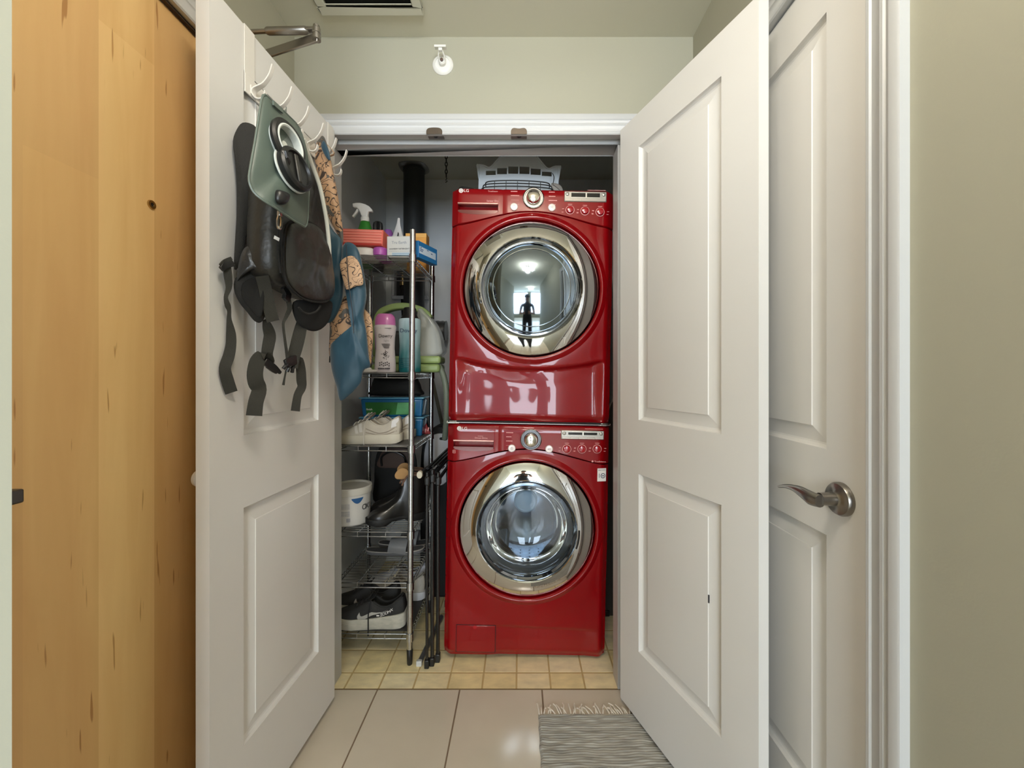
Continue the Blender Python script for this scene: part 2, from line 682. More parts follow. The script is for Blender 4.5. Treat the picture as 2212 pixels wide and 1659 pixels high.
def casing(name, u0, u1, h, plane, label):
    """Door casing round an opening u0..u1 wide and h high; plane(u, v, t) gives the point t in front of the wall."""
    mb = MB()
    cols = []
    for wd, t in CASING:
        cols.append([plane(u0 - wd, 0.0, t), plane(u0 - wd, h + wd, t), plane(u1 + wd, h + wd, t), plane(u1 + wd, 0.0, t)])
    vs = [p for c in cols for p in c]
    fs = []
    for i in range(len(cols) - 1):
        for k in range(3):
            fs.append((i * 4 + k, i * 4 + k + 1, i * 4 + 5 + k, i * 4 + 4 + k))
    n = len(cols)
    fs.append(tuple(i * 4 for i in range(n)))
    fs.append(tuple(i * 4 + 3 for i in range(n))[::-1])
    mb.add(vs, fs)
    return struct(name, mb, M_trim, label)


casing('trim_1', OX0 + 0.012, OX1 - 0.012, OZ - 0.010, lambda u, v, t: (u, YB - t, v), 'white moulded casing round the closet opening')
casing('trim_2', RY0 + 0.002, RY1 - 0.002, RZ, lambda u, v, t: (XR - t, u, v), 'white moulded casing round the side door')
casing('trim_3', DY0 + 0.002, DY1 - 0.002, DZ, lambda u, v, t: (XL + t, u, v), 'white moulded casing over the wooden entry door')

# closet jamb with its stop
w = MB()
w.box(OX0 - 0.02, OX0, YB + 0.0005, 1.62, 0, OZ + 0.02)
w.box(OX1, OX1 + 0.02, YB + 0.0005, 1.62, 0, OZ + 0.02)
w.box(OX0 - 0.02, OX1 + 0.02, YB + 0.0005, 1.62, OZ, OZ + 0.02)
struct('trim_4', w, M_trim, 'white closet door jamb')
w = MB()
w.box(OX0, OX0 + 0.013, 1.54, 1.62, 0, OZ - 0.018)
w.box(OX1 - 0.013, OX1, 1.54, 1.62, 0, OZ - 0.018)
w.box(OX0, OX1, 1.54, 1.62, OZ - 0.018, OZ)
struct('trim_5', w, M_trim, 'white door stop inside the closet jamb', bevel=0.0015)

# ball catch plates under the head jamb
for k, (x, lab) in enumerate(((-0.323, 'dark bronze catch plate under the closet head, the one farther from the open right door'),
                              (-0.007, 'dark bronze catch plate under the closet head, the one above the dryer dial'))):
    t = thing('catch_plate', lab, 'catch', (x, 1.50, OZ), group='catch plates under the closet head jamb')
    pl = MB()
    out = [(-0.030, -0.006), (-0.030, 0.032), (0.030, 0.032), (0.030, -0.006), (0.022, -0.013), (-0.022, -0.013)]
    pl.prism([(a, b, -0.0035) for a, b in out], (0, 0, 0.003))
    obj('plate', pl, mat('bronze', rgb(110, 100, 90), 0.35, 0.9), t, bevel=0.0008)
    lip = MB()
    arc = [(-0.030, -0.0105), (-0.029, 0.004), (-0.020, 0.012), (0.0, 0.014 - k * 0.004), (0.020, 0.012), (0.029, 0.004), (0.030, -0.0105)]
    arc = [(a, -0.0150, c) for a, c in catmull(arc, 4, closed=False)]
    lip.prism(arc, (0, 0.0015, 0))
    obj('lip', lip, MATS['bronze'], t, bevel=0.0004)
    lp = MB().lathe([(0.0, -0.008), (0.006, -0.0075), (0.010, -0.0035), (0.012, -0.003)], 16, (0, 0.012, 0))
    obj('roller', lp, M_black, t)


# ------------------------------------------------------------------ doors
PANELS = [(0.264, 0.876), (1.062, 2.003)]
PROF = [(0.0, 0.0), (0.002, -0.006), (0.007, -0.011), (0.011, -0.0125), (0.013, -0.0125), (0.045, -0.0035), (0.0465, -0.0015), (0.049, -0.0012)]


def panel_door(name, wd, ht, th, stile, label, m, panels=PANELS, z0=0.0):
    """Two-panel moulded door: local x along its width, y through it (front face at y=0 looks to -y), z up."""
    mb = MB()
    xs = [0, stile, wd - stile, wd]
    zs = [0] + [z - z0 for p in panels for z in p] + [ht]
    for side in (0, 1):
        Y = (lambda d: -d) if side == 0 else (lambda d: th + d)
        for i in range(3):
            for j in range(len(zs) - 1):
                x0, x1, a, b = xs[i], xs[i + 1], zs[j], zs[j + 1]
                if i == 1 and j % 2 == 1:
                    rings = []
                    for ins, d in PROF:
                        rings.append([(x0 + ins, Y(d), a + ins), (x1 - ins, Y(d), a + ins), (x1 - ins, Y(d), b - ins), (x0 + ins, Y(d), b - ins)])
                    for r, q in zip(rings, rings[1:]):
                        for k in range(4):
                            l = (k + 1) % 4
                            mb.add([r[k], r[l], q[l], q[k]], [(0, 1, 2, 3)])
                    mb.add(rings[-1], [(0, 1, 2, 3)])
                else:
                    mb.add([(x0, Y(0), a), (x1, Y(0), a), (x1, Y(0), b), (x0, Y(0), b)], [(0, 1, 2, 3)])
    for a, b in (((0, 0), (wd, 0)), ((wd, 0), (wd, ht)), ((wd, ht), (0, ht)), ((0, ht), (0, 0))):
        mb.add([(a[0], 0, a[1]), (b[0], 0, b[1]), (b[0], th, b[1]), (a[0], th, a[1])], [(0, 1, 2, 3)])
    me = mb.mesh(name, m, 20)
    o = link(name, me)
    o['kind'] = 'structure'
    o['label'] = label
    return o


DBOT, DTOP = 0.0246, 2.12
# left closet door: its inner face runs from the hinge (-0.690, 1.475) to the free edge (-0.718, 0.918)
hl, el = Vector((-0.690, 1.475, DBOT)), Vector((-0.718, 0.918, DBOT))
d = (hl - el)
d_left = panel_door('door_1', d.length, DTOP - DBOT, 0.033, 0.106, 'open white two-panel closet door with the hook rack and bags on it', M_white, z0=DBOT)
# local x: free edge -> hinge; front (-y local) must look to +X
d_left.location = el
d_left.rotation_euler = (0, 0, math.atan2(d.y, d.x))
ln = Vector((d.y, -d.x, 0)).normalized()       # outward normal of the inner face (towards +X)
# right closet door
hr, er = Vector((0.368, 1.472, DBOT)), Vector((0.564, 0.944, DBOT))
d2 = er - hr
d_right = panel_door('door_2', d2.length, DTOP - DBOT, 0.033, 0.108, 'open white two-panel closet door beside the side door', M_white, z0=DBOT)
d_right.location = hr
d_right.rotation_euler = (0, 0, math.atan2(d2.y, d2.x))
# round knob on the hidden face of the left closet door, and on that of the right one
for dr, xx in ((d_left, 0.055), (d_right, d2.length - 0.055)):
    k = MB().lathe([(0.024, 0.0), (0.024, 0.004), (0.010, 0.008), (0.009, 0.022), (0.018, 0.028), (0.022, 0.036), (0.019, 0.045), (0.0, 0.048)], 24, (xx, 0.033, 0.965 - DBOT), 'y')
    obj('knob', k, M_white, dr, label='small round white knob')
# hinges of the right closet door knuckles
for dr, xx in ((d_left, d.length), (d_right, 0.0)):
    for z in (0.25, 1.05, 1.88):
        k = MB().lathe([(0.006, -0.045), (0.006, 0.045)], 12, (xx + (0.006 if dr is d_left else -0.006), 0.012, z))
        obj('hinge', k, M_steel, dr)

obj('chip_mark', MB().box(0.4095, 0.4125, 0.0015, 0.0045, 0.570, 0.592), M_ink, d_right, label='small dark chip on the panel edge')

# side door in the right wall (faces -X)
sd = panel_door('door_3', RY1 - RY0 - 0.006, RZ - 0.012, 0.035, 0.114, 'closed white two-panel side door with the lever handle', M_white,
                panels=[(0.27, 0.875), (1.059, 1.996)], z0=0.008)
sd.location = (XR + 0.006, RY1 - 0.003, 0.008)
sd.rotation_euler = (0, 0, -PI / 2)
sw = RY1 - RY0 - 0.006
hx, hz = sw - (0.8125 - RY0 - 0.003), 0.965 - 0.008       # local position of the lever rose
rose = MB().lathe([(0.034, 0.0), (0.034, -0.006), (0.031, -0.011), (0.018, -0.014), (0.014, -0.018), (0.0125, -0.045), (0.0, -0.045)], 36, (hx, 0, hz), 'y')
obj('handle_rose', rose, M_nickel, sd)
lev = [(hx + 0.008, -0.050, hz - 0.002), (hx - 0.010, -0.056, hz - 0.001), (hx - 0.032, -0.058, hz + 0.004), (hx - 0.058, -0.058, hz + 0.006), (hx - 0.086, -0.056, hz + 0.002), (hx - 0.112, -0.054, hz - 0.006)]
pth = catmull(lev, 6, closed=False)
mb = MB()
hts = [0.0130, 0.0150, 0.0120, 0.0070, 0.0048, 0.0034]
ths = [0.011, 0.010, 0.008, 0.007, 0.0065, 0.005]
vs, fs = [], []
nsec = 12
for i, p in enumerate(pth):
    u = i / (len(pth) - 1) * 5
    a = min(int(u), 4)
    hh = hts[a] + (hts[a + 1] - hts[a]) * (u - a)
    tt = ths[a] + (ths[a + 1] - ths[a]) * (u - a)
    for k in range(nsec):
        an = 2 * PI * k / nsec
        vs.append((p[0], p[1] + tt * math.cos(an), p[2] + hh * math.sin(an)))
for i in range(len(pth) - 1):
    for k in range(nsec):
        q = (k + 1) % nsec
        fs.append((i * nsec + k, i * nsec + q, (i + 1) * nsec + q, (i + 1) * nsec + k))
fs.append(tuple(range(nsec))[::-1])
fs.append(tuple((len(pth) - 1) * nsec + k for k in range(nsec)))
mb.add(vs, fs)
obj('handle_lever', mb, M_nickel, sd, label='satin nickel lever handle')
obj('latch_plate', MB().box(sw - 0.006, sw + 0.004, -0.010, 0.01, 0.943 - 0.008, 1.0 - 0.008), mat('latch_metal', rgb(120, 112, 104), 0.4, 0.9), sd, bevel=0.003)

# wooden entry door in the left wall: vertical veneer strips on a leaf
wd_root = struct('door_4', MB().box(XL - 0.055, XL - 0.0165, DY0, DY1, 0.008, DZ - 0.006), mat('wood_core', rgb(170, 120, 70), 0.5),
                 'maple veneer entry door with a peephole and steel lever')
WM = [wood_mat('maple_%d' % k, rgb(*a), rgb(*b)) for k, (a, b) in enumerate([((234, 198, 138), (222, 182, 122)), ((226, 188, 128), (216, 174, 116)), ((238, 204, 144), (228, 190, 130)), ((222, 184, 126), (212, 170, 114))])]
edges = [DY0, 0.570, 0.694, 0.8185, 0.943, 1.067, 1.191, 1.315, DY1]
order = [0, 3, 1, 2, 3, 0, 1, 2]
cuts = [None, None, 1.62, 1.95, None, 1.4, None, None]
for i in range(8):
    zz = [0.008, DZ - 0.006] if cuts[i] is None else [0.008, cuts[i], DZ - 0.006]
    for k in range(len(zz) - 1):
        mm = WM[(order[i] + (2 if k else 0)) % 4]
        obj('veneer_strip', MB().box(XL - 0.0165, XL - 0.0150, edges[i], edges[i + 1], zz[k], zz[k + 1]), mm, wd_root)
pk = MB().ringlathe([(0.0045, 0.0), (0.0045, 0.003), (0.0095, 0.0032), (0.0105, 0.0)], 20, (XL - 0.0150, 0.935, 1.618), 'x')
obj('peephole_ring', pk, mat('brass', rgb(190, 160, 110), 0.25, 1.0), wd_root)
obj('peephole_lens', MB().lathe([(0.005, 0.0), (0.005, 0.002)], 16, (XL - 0.0150, 0.935, 1.618), 'x'), M_screen, wd_root)
lv = MB().box(-0.835, -0.812, 0.530, 0.652, 1.010, 1.033)
lv.box(XL - 0.015, -0.820, 0.530, 0.555, 1.010, 1.033)
obj('lever_handle', lv, mat('dark_nickel', rgb(105, 103, 100), 0.38, 0.9), wd_root, bevel=0.003)
obj('gasket', MB().box(XL - 0.013, XL - 0.003, DY0, DY1, DZ - 0.006, DZ + 0.001), mat('gasket', rgb(60, 48, 36), 0.8), wd_root)
jm = MB()
jm.box(XL - 0.12, XL, DY1, DY1 + 0.012, 0, DZ + 0.012)
jm.box(XL - 0.12, XL, DY0, DY1, DZ + 0.0005, DZ + 0.012)
struct('trim_6', jm, M_trim, 'white jamb over the wooden entry door')
jm = MB()
jm.box(XR, XR + 0.12, RY0 - 0.012, RY0, 0, RZ + 0.012)
jm.box(XR, XR + 0.12, RY1, RY1 + 0.012, 0, RZ + 0.012)
jm.box(XR, XR + 0.12, RY0, RY1, RZ, RZ + 0.012)
struct('trim_7', jm, M_trim, 'white jamb of the side door')

# ------------------------------------------------------------------ door closer over the entry door
t = thing('door_closer', 'silver folding door closer arm above the wooden entry door', 'door closer', (-0.58, 1.13, 2.19))
piv = Vector((0, 0, 0))
mb = MB().tube([(-0.268, 0.01, 0.006), (-0.14, 0.003, 0.006)], 0.006, 10)
obj('rod', mb, M_steel, t)
mb = MB().tube([(-0.145, 0.003, 0.006), (-0.138, 0.003, 0.006), (-0.03, 0.001, 0.006), (-0.022, 0.001, 0.006)], [0.008, 0.0105, 0.0105, 0.006], 14)
mb.box(-0.03, 0.006, -0.009, 0.009, 0.002, 0.010)
obj('forearm', mb, M_steel, t, bevel=0.001)
mb = MB().lathe([(0.0, -0.022), (0.012, -0.022), (0.012, -0.012), (0.010, -0.011), (0.010, -0.004), (0.0115, -0.003), (0.0115, 0.010), (0.009, 0.013), (0.009, 0.018), (0.0, 0.019)], 20)
obj('pivot', mb, M_steel, t)
mb = MB().ribbon([(0.006, -0.004, -0.018), (-0.1, 0.038, -0.010), (-0.225, 0.088, 0.0)], 0.026, (0, 0, 1), 0.007, 2)
obj('main_arm', mb, M_steel, t, bevel=0.002)
mb = MB().box(-0.30, -0.245, 0.02, 0.26, -0.045, 0.01)
obj('closer_body', mb, M_steel, t, bevel=0.006)

# ------------------------------------------------------------------ ceiling grille
t = thing('air_grille', 'pale square air grille set in the ceiling', 'vent', (-0.52, 1.22, ZC))
gm = mat('grille_paint', rgb(214, 213, 198), 0.5)
mb = MB()
A, B, hgt = 0.18, 0.147, 0.012
for x0, x1, y0, y1 in ((-A, A, B, A), (-A, A, -A, -B), (-A, -B, -B, B), (B, A, -B, B)):
    mb.box(x0, x1, y0, y1, -hgt, 0)
obj('grille_frame', mb, gm, t, bevel=0.004)
obj('duct_opening', MB().box(-B, B, -B, B, -0.001, -0.0005), M_matte, t)
for k in range(13):
    y = -B + 0.011 + k * 0.0225
    obj('slat', MB().prism([(-B, y, -0.010), (-B, y + 0.014, -0.002), (-B, y + 0.0152, -0.003), (-B, y + 0.0012, -0.011)], (2 * B, 0, 0)), gm, t)

# ------------------------------------------------------------------ sidewall sprinkler
t = thing('sprinkler_head', 'small white sidewall sprinkler head on the wall above the closet', 'sprinkler', (-0.293, YB, 2.383))
obj('escutcheon', MB().lathe([(0.039, 0.0), (0.039, -0.003), (0.034, -0.009), (0.027, -0.011), (0.0265, -0.008), (0.012, -0.008), (0.0, -0.008)], 40, axis='y'), M_wplast, t)
mb = MB()
mb.lathe([(0.012, -0.008), (0.0125, -0.02), (0.009, -0.024), (0.0, -0.024)], 20, (0, 0, 0), 'y')
obj('nozzle', mb, M_wplast, t)
mb = MB()
mb.tube([(-0.011, -0.02, 0), (-0.010, -0.036, 0.012), (-0.004, -0.048, 0.022)], 0.0026, 8)
mb.tube([(0.011, -0.02, 0), (0.010, -0.036, 0.012), (0.004, -0.048, 0.022)], 0.0026, 8)
mb.box(-0.007, 0.007, -0.054, -0.044, 0.014, 0.026)
obj('yoke', mb, M_wplast, t, bevel=0.001)
mb = MB()
mb.box(-0.021, 0.021, -0.056, -0.036, 0.0295, 0.031)
mb.box(-0.021, 0.021, -0.0575, -0.056, 0.023, 0.031)
obj('deflector', mb, M_wplast, t)
obj('bulb', MB().lathe([(0.0, -0.03), (0.006, -0.028), (0.006, -0.024)], 12, (0, 0, 0.001), 'y'), mat('sprinkler_fuse', rgb(90, 70, 60), 0.4), t)


# ------------------------------------------------------------------ ceiling lamps of the hall
M_glow = mat('lamp_glow', (1.0, 0.92, 0.82, 1), 0.5, emit=LAMP_POWER)
for k, (lx, ly, lz) in enumerate(LAMPS):
    t = thing('ceiling_lamp', ('three-globe satin nickel ceiling lamp in the hall behind the camera', 'three-globe satin nickel ceiling lamp in the living room')[k], 'lamp', (lx, ly, lz), group='three-globe ceiling lamps')
    obj('canopy', MB().lathe([(0.065, 0.0), (0.065, -0.012), (0.05, -0.025), (0.012, -0.03), (0.010, -0.09), (0.0, -0.09)], 32), M_nickel, t)
    for j in range(3):
        a = 2 * PI * j / 3 + 0.4
        c = (0.11 * math.cos(a), 0.11 * math.sin(a), -0.125)
        obj('arm', MB().tube([(0, 0, -0.08), (0.06 * math.cos(a), 0.06 * math.sin(a), -0.075), (c[0], c[1], -0.085)], 0.006, 8), M_nickel, t)
        obj('globe', MB().lathe([(0.0, -0.045), (0.025, -0.04), (0.045, -0.018), (0.05, 0.005), (0.042, 0.028), (0.022, 0.042), (0.0, 0.043)], 24, c), M_glow, t)

# ------------------------------------------------------------------ stacked washer and dryer
WH, WW = 0.983, 0.688
HW = WW / 2
TILT = math.radians(1.1)


def machine(name, label, loc, is_dryer):
    t = thing(name, label, 'dryer' if is_dryer else 'washer', loc, (0, TILT, 0))
    zc = (905 - 618) / 510 if is_dryer else (1420 - 1142) / 510      # door centre height
    R = 0.284
    ztop = WH

    def zpan(x):                                                      # lower edge of the control panel
        a = abs(x) / HW
        return 0.826 + 0.060 * (0.5 + 0.5 * math.cos(PI * min(1, a * 1.02))) ** 0.8 + (-0.004 if not is_dryer else 0)

    # cabinet
    mb = MB()
    a0, a1, c0, c1 = -HW + 0.002, HW - 0.002, 0.004, WH - 0.002
    for q in ((a0, a0 + 0.006, c0, c1), (a1 - 0.006, a1, c0, c1), (a0 + 0.006, a1 - 0.006, c0, c0 + 0.006), (a0 + 0.006, a1 - 0.006, c1 - 0.006, c1)):
        mb.box(q[0], q[1], 0.030, 0.74, q[2], q[3])
    mb.box(a0, a1, 0.734, 0.74, c0, c1)
    obj('cabinet', mb, M_redside, t, label='dark red painted sides')

    # pressed front with the raised rim round the door
    def front(u, v):
        x = (u - 0.5) * 2 * HW
        z1 = zpan(x) - 0.0025
        z = v * z1
        ax = abs(x)
        y = 0.024 * sstep(HW - 0.040, HW, ax) ** 2
        r = math.hypot(x, z - zc)
        y -= 0.010 * sstep(0.43, 0.31, r)
        if is_dryer:
            zcr = zc - R - 0.052 + 0.42 * x * x
            s = sstep(zcr + 0.004, zcr - 0.012, z) * sstep(0.340, 0.265, ax)
            y += s * (0.020 - 0.040 * max(0.0, zcr - z) * 1.0)
            y -= 0.006 * math.sin(x * 16) * s * sstep(zcr, zcr - 0.06, z)
        else:
            zcr = 0.130 - 0.03 * (x + 0.1) * (1 if x > -0.12 else 0)
            y += 0.006 * sstep(zcr + 0.004, zcr - 0.004, z) * sstep(-0.16, -0.10, x) * sstep(0.32, 0.25, x)
        y += 0.012 * sstep(0.03, 0.0, z)
        return (x, y, z)
    mb = MB().grid(120, 130, front)
    # turned edges back to the cabinet
    n = 120
    strip = []
    for i in range(n + 1):
        strip.append(front(i / n, 0))
    k0 = len(mb.v)
    mb.add([(p[0], 0.05, p[2]) for p in strip] + strip, [(i, i + 1, n + 2 + i, n + 1 + i) for i in range(n)])
    for u in (0, 1):
        col = [front(u, j / 60) for j in range(61)]
        mb.add([(p[0], 0.05, p[2]) for p in col] + col, [(j, j + 1, 62 + j, 61 + j) for j in range(60)])
    fp = obj('front_panel', mb, M_red, t, angle=50)
    bm = bmesh.new()
    bm.from_mesh(fp.data)
    hole = [f for f in bm.faces if math.hypot(f.calc_center_median().x, f.calc_center_median().z - zc) < R + 0.012 and f.calc_center_median().y < 0.03]
    bmesh.ops.delete(bm, geom=hole, context='FACES')
    bm.to_mesh(fp.data)
    bm.free()
    rimp = [(0.322, -0.006), (0.318, -0.0102), (0.310, -0.014), (0.303, -0.020), (0.298, -0.0225), (0.293, -0.0205), (0.2895, -0.014), (0.2885, 0.0), (0.2885, 0.03), (0.322, 0.03)]
    obj('door_surround', MB().ringlathe(rimp, 128, (0, 0, zc)), M_red, t, angle=50)

    # control panel with the recessed drawer grip
    xs = sorted(set([-HW + HW * 2 * k / 40 for k in range(41)] + [-0.316, -0.146, -0.1285, -0.1265] + [-0.312, -0.150]))
    gx0, gx1, gz0, gz1 = -0.316, -0.146, 0.882, 0.915

    def rows(x):
        b = zpan(x)
        base = [b, b + 0.004, max(gz0, b + 0.006), max(gz0 + 0.001, b + 0.0065), gz1 - 0.001, gz1, 0.950, ztop - 0.010, ztop - 0.003, ztop]
        return base

    def pan_y(x, j, z):
        y = -0.010 + 0.030 * sstep(HW - 0.040, HW, abs(x)) ** 1.5
        if j == 0:
            y += 0.006
        if j == 8:
            y += 0.006
        if j == 9:
            y += 0.020
        if gx0 + 0.001 < x < gx1 - 0.001 and 3 <= j <= 4:
            y += 0.030
        if -0.1290 < x < -0.1260:
            y += 0.0022
        return y
    mb = MB()
    vs = []
    for j in range(10):
        for x in xs:
            z = rows(x)[j]
            vs.append((x, pan_y(x, j, z), z))
    nx = len(xs)
    fs = [(j * nx + i, j * nx + i + 1, (j + 1) * nx + i + 1, (j + 1) * nx + i) for j in range(9) for i in range(nx - 1)]
    # bottom return
    vs += [(x, 0.03, zpan(x)) for x in xs]
    fs += [(i, i + 1, 10 * nx + i + 1, 10 * nx + i) for i in range(nx - 1)]
    vs += [(x, 0.06, ztop) for x in xs]
    fs += [(9 * nx + i, 9 * nx + i + 1, 11 * nx + i + 1, 11 * nx + i) for i in range(nx - 1)]
    mb.add(vs, fs)
    obj('control_panel', mb, M_red, t, angle=45)
    yp = -0.010
    # grip lip, and a flat darker red plate that paints the pocket's shade
    lip = MB().box(gx0 - 0.001, gx1 + 0.001, yp - 0.007, yp + 0.006, gz1 - 0.004, gz1 + 0.003)
    obj('drawer_grip', lip, mat('rose_metal', rgb(205, 150, 140), 0.25, 0.6), t, bevel=0.002, label='pale metal lip over the drawer grip')
    pocket = MB()
    bow = [(gx0 + 0.001, gz0 + 0.006), (gx0 + 0.012, gz0 - 0.006), (0.5 * (gx0 + gx1), gz0 - 0.012), (gx1 - 0.012, gz0 - 0.006), (gx1 - 0.001, gz0 + 0.006)]
    bow = catmull(bow, 4, closed=False)
    pocket.prism([(a, yp - 0.0008, b) for a, b in bow], (0, 0.001, 0))
    obj('grip_shade', pocket, mat('shaded_red', rgb(96, 6, 10), 0.2, 0.2, coat=0.8), t)

    # dial
    kx, kz = (0.001, 0.942) if is_dryer else (0.0105, 0.923)
    mb = MB().lathe([(0.0435, yp + 0.001), (0.0435, yp - 0.003), (0.040, yp - 0.006), (0.0375, yp - 0.006), (0.036, yp - 0.002), (0.0, yp - 0.002)], 48, (kx, 0, kz), 'y')
    obj('dial_bezel', mb, M_silver if is_dryer else mat('smoked_metal', rgb(105, 105, 108), 0.25, 0.9), t)
    obj('dial_rim', MB().ringlathe([(0.0435, yp - 0.002), (0.0445, yp - 0.005), (0.042, yp - 0.007), (0.040, yp - 0.005)], 48, (kx, 0, kz), 'y'), M_chrome, t)
    kr = 0.028
    mb = MB().lathe([(kr + 0.003, yp - 0.002), (kr + 0.002, yp - 0.006), (kr, yp - 0.022), (kr - 0.003, yp - 0.028), (kr - 0.008, yp - 0.0305), (0.0, yp - 0.031)], 48, (kx, 0, kz), 'y')
    obj('dial', mb, mat('bright_metal', rgb(215, 210, 202), 0.12, 1.0), t)
    # round white buttons
    for px, sym in (((1103, 444), 'power'), ((1184, 444), 'start')) if is_dryer else (((1097, 970), 'power'), ((1177, 970), 'start')):
        bx = (px[0] - (1143.5 if is_dryer else 1132.5)) / 510
        bz = ((905 if is_dryer else 1420) - px[1]) / 510 + (0.0 if is_dryer else 0.003)
        mb = MB().lathe([(0.0160, yp), (0.0160, yp - 0.004), (0.0135, yp - 0.006), (0.0, yp - 0.0068)], 28, (bx, 0, bz), 'y')
        b = obj('button', mb, mat('pearl_plastic', rgb(225, 212, 205), 0.25, 0.2), t)
        y2 = yp - 0.0072
        if sym == 'power':
            mb = MB().ringlathe([(0.0042, y2), (0.0042, y2 - 0.0003), (0.0052, y2 - 0.0003), (0.0052, y2)], 20, (bx, 0, bz))
            mb.box(bx - 0.0006, bx + 0.0006, y2 - 0.0004, y2, bz, bz + 0.005)
        else:
            mb = MB().prism([(bx - 0.005, y2, bz - 0.004), (bx - 0.0005, y2, bz), (bx - 0.005, y2, bz + 0.004)], (0, -0.0003, 0))
            mb.box(bx + 0.0012, bx + 0.0024, y2 - 0.0003, y2, bz - 0.004, bz + 0.004)
            mb.box(bx + 0.0038, bx + 0.0050, y2 - 0.0003, y2, bz - 0.004, bz + 0.004)
        obj('symbol', mb, mat('grey_print', rgb(110, 110, 112), 0.5), b)
    # display
    cx0 = 1143.5 if is_dryer else 1132.5
    dx0, dx1 = ((1210 - cx0) / 510, (1301 - cx0) / 510) if is_dryer else ((1202 - cx0) / 510, (1294 - cx0) / 510)
    dz0, dz1 = (0.930, 0.974) if is_dryer else (0.928, 0.966)
    o = obj('display', MB().box(dx0, dx1, yp - 0.004, yp + 0.002, dz0, dz1), M_silver, t, bevel=0.003)
    zs = dz0 + 0.016
    obj('display_frame', MB().box(dx0 + 0.026, dx1 - 0.026, yp - 0.0052, yp - 0.003, zs, dz1 - 0.005), mat('pale_metal', rgb(214, 208, 198), 0.3, 0.5), o, bevel=0.001)
    xm = dx0 + 0.092
    obj('screen', MB().box(dx0 + 0.029, xm - 0.003, yp - 0.0060, yp - 0.005, zs + 0.003, dz1 - 0.008), M_screen, o)
    obj('screen', MB().box(xm + 0.003, dx1 - 0.029, yp - 0.0060, yp - 0.005, zs + 0.003, dz1 - 0.008), M_screen, o)
    for bx in (dx0 + 0.013, dx1 - 0.013):
        obj('display_knob', MB().lathe([(0.0075, yp - 0.004), (0.007, yp - 0.008), (0.004, yp - 0.0095), (0.0, yp - 0.0098)], 18, (bx, 0, dz1 - 0.013), 'y'), M_silver, o)
    for k in range(5):
        a = dx0 + 0.003 + k * (dx1 - dx0 - 0.006) / 5
        obj('option_button', MB().box(a + 0.001, a + (dx1 - dx0 - 0.006) / 5 - 0.001, yp - 0.0060, yp - 0.003, dz0 + 0.002, dz0 + 0.010), mat('key_metal', rgb(178, 168, 158), 0.35, 0.5), o, bevel=0.0008)
    # three small red selector knobs
    for k in range(3):
        bx = ((1223, 1255, 1287.5)[k] - 1143.5) / 510 if is_dryer else ((1215, 1247.5, 1280)[k] - 1132.5) / 510
        bz = (905 - (448, 449.5, 451.5)[k]) / 510 if is_dryer else (1420 - (971, 971, 971)[k]) / 510 + 0.003 + 0.02 * bx
        rg = MB().ringlathe([(0.0165, yp + 0.001), (0.0165, yp - 0.002), (0.0185, yp - 0.002), (0.0185, yp + 0.001)], 30, (bx, 0, bz))
        kn = obj('selector_ring', rg, M_pink, t)
        mb = MB().lathe([(0.0160, yp), (0.0160, yp - 0.006), (0.013, yp - 0.011), (0.006, yp - 0.0125), (0.0, yp - 0.0128)], 30, (bx, 0, bz), 'y')
        obj('selector_button', mb, M_redknob, t)
        tick = MB()
        for a in ((-0.035, -0.010), (-0.033, 0.004), (0.028, -0.010), (0.030, 0.002)):
            tick.box(bx + a[0], bx + a[0] + 0.008, yp - 0.0004, yp + 0.001, bz + a[1], bz + a[1] + 0.0016)
        tick.box(bx - 0.009, bx + 0.009, yp - 0.0004, yp + 0.001, bz + 0.023, bz + 0.0248)
        o = obj('caption_marks', tick, M_pink, t)
        o['kind'] = 'stuff'
    # printed captions beside the dial (too small to read in the photograph)
    cap = MB()
    rnd = random.Random(3 if is_dryer else 5)
    for sx, x0 in ((-1, -0.094), (1, 0.066)):
        for k in range(5):
            zz = kz + 0.026 - k * 0.0175
            if sx < 0 and (is_dryer and k in (2, 3) or not is_dryer and k > 2):
                cap.box(x0, x0 + 0.035, yp - 0.0004, yp + 0.001, zz, zz + 0.0008)
                continue
            if not is_dryer and sx > 0:
                continue
            ln_ = 0.022 + rnd.random() * 0.012
            xx = x0
            while xx < x0 + ln_:
                wdt = 0.0025 + rnd.random() * 0.003
                cap.box(xx, xx + wdt, yp - 0.0004, yp + 0.001, zz, zz + 0.0032)
                xx += wdt + 0.001
    cap.box(-0.02, 0.022, yp - 0.0004, yp + 0.001, ztop - 0.0125, ztop - 0.0105)
    cap.box(dx1 - 0.08, dx1 - 0.004, yp - 0.0004, yp + 0.001, dz1 + 0.006, dz1 + 0.0074)
    o = obj('caption_marks', cap, M_pink, t)
    o['kind'] = 'stuff'
    # maker's emblem and letters
    ex, ez = ((988.5 - cx0) / 510, (905 - 411) / 510) if is_dryer else ((983.5 - cx0) / 510, (1420 - 928) / 510)
    em = MB().lathe([(0.0092, yp + 0.001), (0.0092, yp - 0.0006), (0.0, yp - 0.0007)], 28, (ex, 0, ez), 'y')
    e = obj('emblem', em, M_print, t)
    mb = MB().ringlathe([(0.0050, yp - 0.0007), (0.0050, yp - 0.0010), (0.0062, yp - 0.0010), (0.0062, yp - 0.0007)], 22, (ex, 0, ez))
    mb.box(ex - 0.0006, ex + 0.0006, yp - 0.0010, yp - 0.0007, ez - 0.003, ez + 0.003)
    mb.box(ex - 0.0006, ex + 0.0030, yp - 0.0010, yp - 0.0007, ez - 0.003, ez - 0.0018)
    obj('emblem_face', mb, mat('emblem_grey', rgb(120, 60, 60), 0.5), e)
    text('LG', 0.0165, M_print, t, (ex + 0.0225, yp - 0.0004, ez - 0.0003), sx=1.15)
